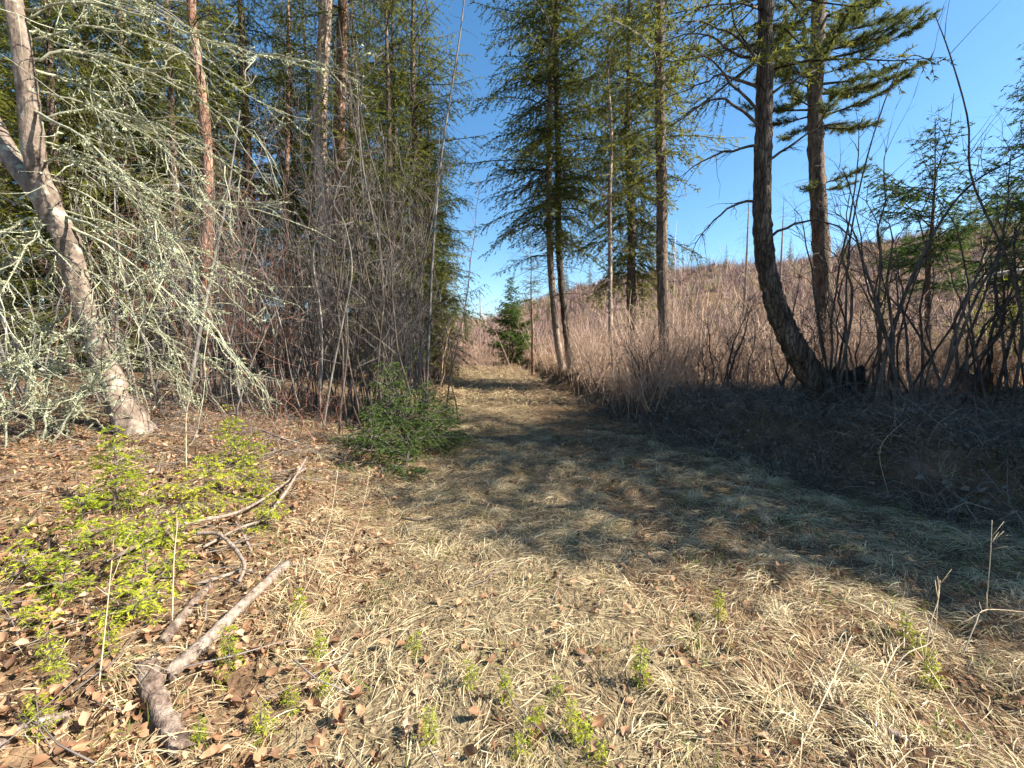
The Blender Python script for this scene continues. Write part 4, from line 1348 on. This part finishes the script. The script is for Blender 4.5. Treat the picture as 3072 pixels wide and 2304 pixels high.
FAR = 'small conifers scattered along the far ridge'
for k_, (px, Y, s) in enumerate([(566, 95, 0.5), (590, 110, 0.5), (640, 118, 0.55), (652, 120, 0.6), (700, 125, 0.4), (843, 95, 0.5), (905, 110, 0.6), (955, 118, 0.7), (975, 122, 0.8), (992, 118, 0.8), (1010, 120, 0.9), (1026, 122, 0.9), (940, 125, 0.6), (455, 90, 0.6), (600, 70, 0.28), (655, 85, 0.35), (690, 60, 0.22), (725, 100, 0.45), (760, 75, 0.25), (790, 118, 0.5), (850, 70, 0.3), (880, 118, 0.6), (548, 62, 0.3), (672, 118, 0.5), (815, 120, 0.55), (930, 100, 0.7), (950, 95, 0.75), (968, 105, 0.9), (985, 92, 0.85), (1003, 98, 1.0), (1018, 90, 0.95), (1035, 94, 1.0), (960, 80, 0.5), (1000, 75, 0.6)]):
    o = dup(PD[k_ % 2], at(px, Y), k_ * 1.7, s, 'small far conifer on the skyline of the brown hill')
    o['group'] = FAR
# green young firs in the clearing behind the right shrubs
conifer('fir_tree', 'yellow green young fir in the clearing seen through the right shrubs', 'tree', at(965, 13), 2.6, 0.05, 0.1, 1.3, 170, leaf='seedling', dead=None, dz=0.2, droop=0.3)
conifer('fir_tree', 'low yellow green fir by the right picture edge beyond the shrubs', 'tree', at(1008, 12), 2.9, 0.05, 0.1, 1.4, 171, leaf='seedling', dead=None, dz=0.2, droop=0.3)


# ------------------------------------------------------------------ leaning lichen tree on the left
YL = 5.0
tp = [(140, 440), (118, 395), (98, 345), (80, 290), (66, 240), (50, 205), (36, 165), (30, 110), (22, 50), (8, -30), (0, -140)]
yv = [5.1, 5.1, 5.1, 5.05, 5.0, 4.95, 4.9, 4.85, 4.8, 4.8, 4.8]
W = np.array([P(a, b, y_) for (a, b), y_ in zip(tp, yv)])
gb = np.array([W[0][0], W[0][1], float(H(W[0][0], W[0][1]))])
W[0][2] = gb[2] - 0.1
Lt = W - gb
ltree = thing('lichen_tree', 'leaning forked tree hung with pale green lichen', 'tree', gb)
tb, lc = trunk_mesh(Lt, [0.165, 0.135, 0.12, 0.112, 0.108, 0.104, 0.095, 0.088, 0.08, 0.07, 0.04], 18, seed=15, rough=0.075, n=90, flare=0.3)
tb.build('trunk', M['bark_lichen'], ltree)
fp = np.array([P(a, b, y_) - gb for a, b, y_ in [(58, 225, 4.97), (36, 190, 5.0), (16, 165, 5.05), (-4, 130, 5.1), (-40, 60, 5.2), (-90, -40, 5.4)]])
tb, fc = trunk_mesh(fp, [0.10, 0.105, 0.10, 0.09, 0.08, 0.06], 16, seed=16, rough=0.05, flare=0.0)
tb.build('fork', M['bark_lichen'], ltree)

rng = np.random.default_rng(88)


def lichen_on(mb, rng, C, n, size):
    """pale crusty tufts along centre lines C[m,k,3]"""
    m, k = C.shape[:2]
    i = rng.integers(0, m, n)
    f = rng.random(n) * (k - 1)
    a = np.minimum(f.astype(int), k - 2)
    p = C[i, a] * (1 - (f - a))[:, None] + C[i, a + 1] * (f - a)[:, None]
    tang = unit(C[i, a + 1] - C[i, a])
    big = np.exp(rng.normal(0, 0.38, n))                     # clumps of very different size
    for rep_ in range(3):
        d = unit(rng.normal(0, 1, (n, 3)) + 1.0 * tang - UP * 0.35)
        sv = unit(np.cross(d, rng.normal(0, 1, (n, 3))))
        ln = 1.25 * size * big * rng.uniform(0.5, 1.6, n)
        mb.needles(p + tang * rng.normal(0, 0.012, (n, 1)), d, sv, ln, ln * rng.uniform(0.4, 0.8, n), 0, np.clip(rng.normal(0.5, 0.25, n), 0, 1))


def lichen_limb(parent, rng, pts, r0, nsub=20, subl=0.5, lich=1.0, name='limb', bark='lichen_twig'):
    C = spline(pts, 16)
    C[2:] += np.cumsum(rng.normal(0, 0.018, (14, 3)), axis=0)
    b_ = MB()
    b_.tubes(C[None], np.linspace(r0, 0.003, 16)[None], 5, 0, np.array([0.5]))
    ti = rng.integers(3, 16, nsub)
    p0 = C[ti]
    dirb = unit(C[ti] - C[ti - 1])
    d = unit(dirb * 0.9 + rng.normal(0, 0.55, (nsub, 3)) + UP * 0.05)
    l = subl * rng.uniform(0.2, 1.4, nsub) ** 1.3
    s = np.linspace(0, 1, 6)
    S = p0[:, None] + d[:, None] * (l[:, None] * s)[..., None] - UP * (0.10 * l[:, None] * s ** 2)[..., None]
    S[:, 1:] += np.cumsum(rng.normal(0, 0.02, (nsub, 5, 3)), axis=1)
    b_.tubes(S, np.linspace(0.0062, 0.002, 6)[None] * np.ones((nsub, 1)), 3, 0, rng.random(nsub))
    J = np.repeat(np.arange(nsub), 2)
    q0 = S[J, rng.integers(1, 5, len(J))]
    d2 = unit(d[J] + rng.normal(0, 0.6, (len(J), 3)))
    l2 = l[J] * rng.uniform(0.2, 0.6, len(J))
    s = np.linspace(0, 1, 4)
    S2 = q0[:, None] + d2[:, None] * (l2[:, None] * s)[..., None]
    S2[:, 1:] += np.cumsum(rng.normal(0, 0.012, (len(J), 3, 3)), axis=1)
    b_.tubes(S2, np.linspace(0.0036, 0.0014, 4)[None] * np.ones((len(J), 1)), 3, 0, rng.random(len(J)))
    o = b_.build(name, M[bark], parent)
    lb = MB()
    Lm = np.sum(np.linalg.norm(np.diff(C, axis=0), axis=1))
    lichen_on(lb, rng, C[None], int(200 * Lm * lich), 0.011)
    lichen_on(lb, rng, S, int(56 * np.sum(l) * lich), 0.0095)
    lichen_on(lb, rng, S2, int(40 * np.sum(l2) * lich), 0.0085)
    tag(lb.build('lichen', M['lichen'], o), kind='stuff')


# big lichen limbs: (start px,py) -> path, depth change
LL = [[(62, 215), (110, 235), (165, 275), (215, 330)], [(60, 210), (120, 225), (190, 250), (250, 300)], [(64, 220), (100, 250), (140, 300), (175, 370)],
      [(66, 225), (130, 260), (200, 320), (262, 385)], [(60, 215), (40, 240), (15, 290), (-10, 350)], [(60, 212), (30, 230), (0, 260), (-30, 320)],
      [(64, 225), (50, 260), (40, 310), (30, 370)], [(62, 215), (85, 250), (110, 320), (125, 380)], [(58, 214), (20, 220), (-20, 250), (-60, 290)],
      [(30, 60), (90, 60), (170, 90), (250, 140)], [(30, 40), (100, 30), (190, 60), (290, 120)], [(28, 90), (80, 100), (150, 140), (210, 200)],
      [(30, 110), (80, 130), (130, 180), (170, 240)], [(32, 140), (75, 150), (120, 190), (150, 260)], [(24, 20), (80, 0), (150, 10), (220, 50)],
      [(30, 70), (70, 80), (110, 120), (130, 190)], [(36, 160), (90, 170), (170, 200), (240, 215)], [(90, 330), (130, 350), (170, 380), (200, 425)],
      [(80, 295), (60, 320), (30, 360), (5, 400)], [(22, 30), (60, 40), (110, 80), (160, 150)], [(20, 10), (110, 10), (210, 40), (330, 70)],
      [(40, 175), (85, 195), (150, 235), (220, 290)], [(34, 120), (100, 110), (180, 130), (260, 180)], [(72, 262), (110, 290), (160, 330), (230, 372)]]
for li, lp in enumerate(LL):
    dy = rng.uniform(0.15, 1.1) if li % 4 else rng.uniform(-0.9, -0.3)
    Y0 = 5.0 if lp[0][1] > 150 else 4.85
    pts = np.array([P(a, b, Y0 + dy * k / 3) - gb for k, (a, b) in enumerate(lp)])
    lichen_limb(ltree, rng, pts, 0.012 if li % 3 else 0.018, nsub=26, subl=0.62)

# lichen-covered dead bush at the left edge
g = at(18, 4.3)
bush = thing('dead_bush', 'dead bush crusted with pale lichen at the left picture edge', 'bush', g)
for i in range(10):
    az = rng.uniform(0, 6.28)
    Ht = rng.uniform(0.7, 1.6)
    sp = rng.uniform(0.25, 0.8)
    b0 = np.array([*rng.normal(0, 0.25, 2), -0.05])
    d = np.array([math.cos(az) * sp, math.sin(az) * sp * 0.7, 1])
    pts = [b0, b0 + d * Ht * 0.4 + rng.normal(0, 0.05, 3), b0 + d * Ht * 0.75 + rng.normal(0, 0.07, 3), b0 + d * Ht * [1.15, 1.15, 0.9]]
    lichen_limb(bush, rng, np.array(pts), 0.011, nsub=12, subl=0.45, lich=0.9, name='stem')
g = at(66, 4.7)
bush = thing('dead_bush', 'small lichen crusted dead bush left of the leaning trunk foot', 'bush', g)
for i in range(6):
    az = rng.uniform(0, 6.28)
    Ht = rng.uniform(0.5, 1.1)
    sp = rng.uniform(0.3, 0.9)
    b0 = np.array([*rng.normal(0, 0.15, 2), -0.05])
    d = np.array([math.cos(az) * sp, math.sin(az) * sp * 0.7, 1])
    pts = [b0, b0 + d * Ht * 0.4 + rng.normal(0, 0.05, 3), b0 + d * Ht * 0.75 + rng.normal(0, 0.07, 3), b0 + d * Ht * [1.15, 1.15, 0.9]]
    lichen_limb(bush, rng, np.array(pts), 0.009, nsub=10, subl=0.35, lich=1.0, name='stem')


# ------------------------------------------------------------------ fir seedlings, sprigs
def seedling(name, label, loc, Ht, R, seed, leaf='seedling', k=0.35, dz=0.062, per=5, nl=0.024, step=0.0034, tw=0.036, group=None, cat='seedling', lean=(0, 0)):
    rng = np.random.default_rng(seed)
    root = thing(name, label, cat, loc, group)
    pts = np.array([[0, 0, -0.04], [lean[0] * 0.4, lean[1] * 0.4, Ht * 0.5], [lean[0], lean[1], Ht]])
    tb, c = trunk_mesh(pts, [0.0015 + 0.010 * Ht, 0.001 + 0.006 * Ht, 0.001], 6, n=10, seed=seed)
    tb.build('stem', M['twig_grey'], root)
    cb = MB()
    boughs(cb, rng, axis_fn(c), Ht * 1.08, Ht * 0.06, R, dz=dz, per=per, drop=0.12, up=0.2, droop=0.2, tip=0.08, nl=nl, tw=tw, shape_p=0.7, low=0.8, needle_step=step, k=k)
    cb.build('foliage', [M['twig_grey'], M[leaf]], root)
    return root


def gp(px, py):
    return GP(px, py)


seed_list = [  # px, py of foot, height, radius, label
    (118, 512, 0.62, 0.30, 'tallest bright yellow green fir seedling below the lichen tree'),
    (92, 560, 0.42, 0.22, 'bright fir seedling left of the long pale stick'),
    (150, 588, 0.36, 0.24, 'wide bright fir seedling in front of the long pale stick'),
    (62, 598, 0.24, 0.17, 'low bright fir seedling at the left among brown leaves'),
    (238, 470, 0.55, 0.28, 'bright fir seedling by the bare bush left of the low fir'),
    (205, 512, 0.45, 0.28, 'bright fir seedling beside the slim shoot'),
    (276, 528, 0.26, 0.18, 'small fir seedling at the raised end of the long stick'),
    (132, 625, 0.24, 0.20, 'small fir seedling just above the grey log'),
    (20, 640, 0.18, 0.16, 'low yellow green seedling at the left picture edge'),
    (170, 545, 0.30, 0.24, 'fir seedling tucked behind the crossing sticks'),
    (255, 500, 0.35, 0.22, 'fir seedling between the bare bush and the trail'),
    (30, 585, 0.2, 0.15, 'pale seedling above the leaf carpet at the left edge')]
for i, (px, py, h_, r_, lab) in enumerate(seed_list):
    seedling('fir_seedling', lab, gp(px, py), h_ * 0.95, r_ * 1.25, 400 + i, lean=(RNG.normal(0, 0.04), RNG.normal(0, 0.04)))

SG = 'little green sprigs coming up in the grass'
sp_list = [(535, 742), (585, 752), (572, 738), (718, 622), (222, 690), (292, 716), (320, 660), (230, 672), (916, 655), (905, 640), (430, 745), (505, 705), (540, 722), (200, 745), (40, 738), (60, 690), (520, 760), (602, 765),
           (300, 622), (325, 700), (556, 700), (50, 668), (110, 655), (640, 690), (415, 655), (262, 740), (470, 690), (930, 690)]
spr = None
SPL = {2: 'small green sprig between the two tallest ones at the bottom middle', 3: 'lone bright green sprig at the edge of the trail shade', 0: 'left one of the tallest green sprigs at the bottom middle', 1: 'right one of the tallest green sprigs at the bottom middle', 8: 'green sprig beside the bent pale weed stalk', 4: 'green sprig just right of the grey log'}
for i, (px, py) in enumerate(sp_list):
    g = gp(px, py)
    if i < 4:
        o = seedling('green_sprig', 'little bright green feathery sprig in the dry foreground grass', g, 0.10 + 0.02 * i, 0.06, 450 + i, nl=0.014, dz=0.022, tw=0.02, step=0.003, group=SG, cat='plant', per=4, k=0.12)
        spr = (spr or []) + [o]
    else:
        o = dup(spr[i % 4], g, i * 1.1, RNG.uniform(0.7, 1.25), 'little bright green feathery sprig in the dry foreground grass')
    if i in SPL:
        o['label'] = SPL[i]

# low spreading firs left of the trail
for i, (px, Y, h_, r_, lab) in enumerate([(392, 5.9, 1.15, 0.62, 'low dark green young fir at the trail edge under the grey clump'), (428, 6.3, 0.95, 0.6, 'low spreading fir nearest the trail, right of the darker one'),
                                          (372, 5.2, 0.6, 0.45, 'small drooping fir in front of the low dark ones'), (446, 6.9, 0.8, 0.5, 'low fir bough clump reaching over the trail edge'), (408, 5.2, 0.5, 0.4, 'smallest of the low firs beside the trail grass')]):
    seedling('young_fir', lab, at(px, Y), h_, r_, 470 + i, leaf='firbush', dz=0.085, per=7, nl=0.032, step=0.0055, tw=0.045, cat='fir', k=0.6)


# ------------------------------------------------------------------ fallen wood
def log_between(name, label, pxs, r0, r1, mat, seed, lift=0.0, sides=12, cat='branch', n=30, rough=0.05, dz=None):
    W = []
    for k, (a, b) in enumerate(pxs):
        g = gp(a, b)
        W.append(g + [0, 0, (dz[k] if dz else 0) + lift + r0 * 0.6])
    W = np.array(W)
    c = W.mean(axis=0)
    gb = np.array([c[0], c[1], float(H(c[0], c[1]))])
    tb, C = trunk_mesh(W - gb, [r0, (r0 + r1) / 2, r1], sides, n=n, seed=seed, rough=rough, flare=0)
    rj = np.random.default_rng(seed + 900)
    V = tb.v[0].reshape(-1, sides, 3)                        # splintered ends, knots
    ax_ = unit(C[-1] - C[0])
    V[0] += ax_ * rj.normal(0, r0 * 0.7, (sides, 1))
    V[-1] += ax_ * rj.normal(0, r1 * 0.9, (sides, 1))
    if r0 > 0.02:
        for q_ in rj.integers(3, len(V) - 3, 4):
            j_ = rj.integers(0, sides)
            V[q_, j_] += (V[q_, j_] - C[q_]) * 0.5
    tb.v[0] = V.reshape(-1, 3)
    o = tb.build(name, M[mat], None)
    o.location = [float(v) for v in gb]
    tag(o, label, cat)
    return o


log_between('fallen_log', 'straight grey dead branch lying diagonally on the leaves', [(168, 686), (205, 650), (248, 606), (288, 568)], 0.034, 0.028, 'bark_grey', 1, cat='log', rough=0.06, lift=0.015)
log_between('fallen_log', 'short thick log with flaking bark in the lower left', [(146, 674), (153, 702), (166, 730), (181, 758)], 0.044, 0.036, 'bark_log', 2, lift=0.006, cat='log', rough=0.09, sides=16)
log_between('fallen_stick', 'long thin pale stick bending up across the seedlings', [(106, 570), (180, 540), (248, 520), (306, 482)], 0.012, 0.011, 'bark_grey', 3, lift=0.03, dz=[0, 0.06, 0.06, 0.10])
log_between('fallen_stick', 'thin pale stick lying beside the long one', [(204, 560), (240, 540), (275, 525)], 0.010, 0.008, 'bark_grey', 4, lift=0.03, dz=[0.05, 0.05, 0.03])
log_between('fallen_stick', 'broken bark covered stick behind the grey branch', [(164, 645), (186, 615), (210, 588)], 0.026, 0.022, 'bark_log', 5, rough=0.12)
log_between('fallen_stick', 'gnarled bleached root piece arching over the small hollow', [(198, 545), (222, 555), (244, 575), (240, 590)], 0.014, 0.010, 'bark_grey', 6, lift=0.04, dz=[0.03, 0.08, 0.04, 0])
log_between('fallen_stick', 'short pale forked stick above the hollow', [(196, 590), (220, 582), (244, 574)], 0.012, 0.009, 'bark_grey', 7, lift=0.02)
log_between('fallen_stick', 'small curved white stick by the seedling right of the hollow', [(235, 525), (246, 545), (252, 558)], 0.008, 0.008, 'bark_grey', 8, lift=0.03)
log_between('fallen_stick', 'stout pale stick leaning up beside the reddish bramble', [(262, 528), (285, 508), (308, 480)], 0.016, 0.01, 'bark_grey', 9, lift=0.03, dz=[0, 0.08, 0.2])
log_between('fallen_stick', 'short dark stick lying in the sunny grass', [(402, 522), (418, 524), (434, 521)], 0.009, 0.006, 'stem_dark', 10, lift=0.03)
log_between('fallen_stick', 'light brown stubby stick half buried in the right foreground grass', [(862, 722), (880, 736), (900, 742)], 0.02, 0.014, 'bark_log', 11, lift=0.01)
log_between('fallen_stick', 'pale pole end poking in at the bottom left corner', [(-10, 752), (30, 735), (70, 722)], 0.022, 0.018, 'bark_grey', 12, lift=0.0)
log_between('fallen_stick', 'lichen spotted stick dropped before the grey clump', [(262, 378 + 60), (280, 446), (300, 452)], 0.012, 0.008, 'bark_lichen', 13, lift=0.1)


# stump and charred root behind the right shrubs
def stump(label, loc, r, h, mat, seed, roots=5):
    rng = np.random.default_rng(seed)
    n, s = 9, 20
    u = np.linspace(0, 1, n)
    a = np.arange(s) / s * 2 * np.pi
    rr = r * (1 + 0.55 * np.exp(-u * 5)[:, None] * (0.6 + 0.4 * np.cos(roots * a)[None])) * (1 + rng.normal(0, 0.05, (n, s)))
    b_ = MB()
    C = np.stack([0 * u, 0 * u, -0.1 + (h + 0.1) * u], -1)
    b_.tubes(C[None], rr[None], s, 0, np.array([0.5]))
    V = b_.v[0].reshape(n, s, 3)
    V[-1, :, 2] += rng.normal(0, 0.09 * h + 0.02, s)
    V[-2, :, 2] += rng.normal(0, 0.02, s)
    b_.v[0] = V.reshape(-1, 3)
    o = b_.build('stump', M[mat])
    o.location = [float(v) for v in loc]
    tag(o, label, 'stump')


stump('reddish brown rotten stump on the bank behind the right shrubs', at(972, 8.6), 0.27, 0.42, 'stump', 1)
stump('black charred stump behind the foot of the curved tree', at(846, 8.0), 0.26, 0.55, 'char', 2)
Wl = np.array([P(1060, 268, 12), P(1000, 274, 12.3), P(940, 292, 12.8), P(905, 305, 13.2)])
gb = np.array([Wl[:, 0].mean(), 12.5, float(H(Wl[:, 0].mean(), 12.5))])
tb, _ = trunk_mesh(Wl - gb, [0.085, 0.07, 0.05, 0.02], 10, n=24, seed=3, rough=0.04, flare=0)
o = tb.build('leaning_log', M['white_log'])
o.location = [float(v) for v in gb]
tag(o, 'bleached white log propped in the shrubs at the right edge', 'log')
log_between('fallen_stick', 'dark dead branch lying along the bank top left of the curved tree', [(640, 398), (690, 392), (750, 385)], 0.02, 0.012, 'stem_dark', 14, lift=0.08)

# dry weed stalks
stk = [[(924, 660), (930, 625), (938, 600), (940, 580)], [(880, 690), (905, 655), (932, 640), (938, 600)], [(960, 660), (975, 625), (985, 610), (1026, 612)], [(790, 768), (830, 700), (850, 660)],
       [(875, 690), (905, 660), (960, 740), (985, 775)], [(735, 520), (742, 500), (752, 480)], [(985, 620), (990, 560), (992, 520)], [(300, 600), (318, 560), (330, 520), (338, 470)], [(345, 560), (362, 510), (370, 470)], [(98, 690), (106, 620), (112, 560)], [(172, 628), (174, 560), (178, 520)], [(660, 640), (720, 642), (760, 648)], [(890, 500), (880, 450), (905, 420)]]
stl = ['bent pale weed stalk standing among the shaded grass on the right', 'pale stalk joining the bent one low in the right grass', 'dry stalk bending level to the right picture edge', 'long straw stem slanting in the bottom right grass',
       'long straw stem slanting down to the bottom edge on the right', 'short dry stalk in the shade on the trail', 'dark dry stalk by the right bank foot', 'reddish dry stalk left of the low firs', 'thin dry stalk in front of the low firs', 'thin dry stalk beside the lower left seedlings', 'dry stalk rising through the seedlings by the sticks', 'straw stem lying flat beside the green sprig', 'dry stalk hanging over the dark bank face']
for i, (pxs, lab) in enumerate(zip(stk, stl)):
    g = gp(*pxs[0])
    lay = i in (11,)
    W = np.array([P(a, b, g[1] + 0.04 * k) for k, (a, b) in enumerate(pxs)]) if not lay else np.array([gp(a, b) + [0, 0, 0.07] for a, b in pxs])
    if i == 4:
        W = np.array([gp(a, b) + [0, 0, 0.09] for a, b in pxs])
    if i == 3:
        W = np.array([gp(a, b) + [0, 0, 0.03 + 0.05 * k] for k, (a, b) in enumerate(pxs)])
    W[0] = g - [0, 0, 0.01]
    b_ = MB()
    C = spline(W - g, 14)
    b_.tubes(C[None], np.linspace(0.0034, 0.0015, 14)[None], 5, 0, np.array([0.6]))
    rs = np.random.default_rng(500 + i)
    q = C[rs.integers(6, 14, 4)]
    d = unit(rs.normal(0, 0.6, (4, 3)) + UP)
    s = np.linspace(0, 1, 3)
    b_.tubes(q[:, None] + d[:, None] * (rs.uniform(0.04, 0.14, 4)[:, None] * s)[..., None], np.array([0.002, 0.0016, 0.001])[None] * np.ones((4, 1)), 3, 0, rs.random(4))
    o = b_.build('dry_stalk', M['stalk'])
    o.location = [float(v) for v in g]
    tag(o, lab, 'stalk')
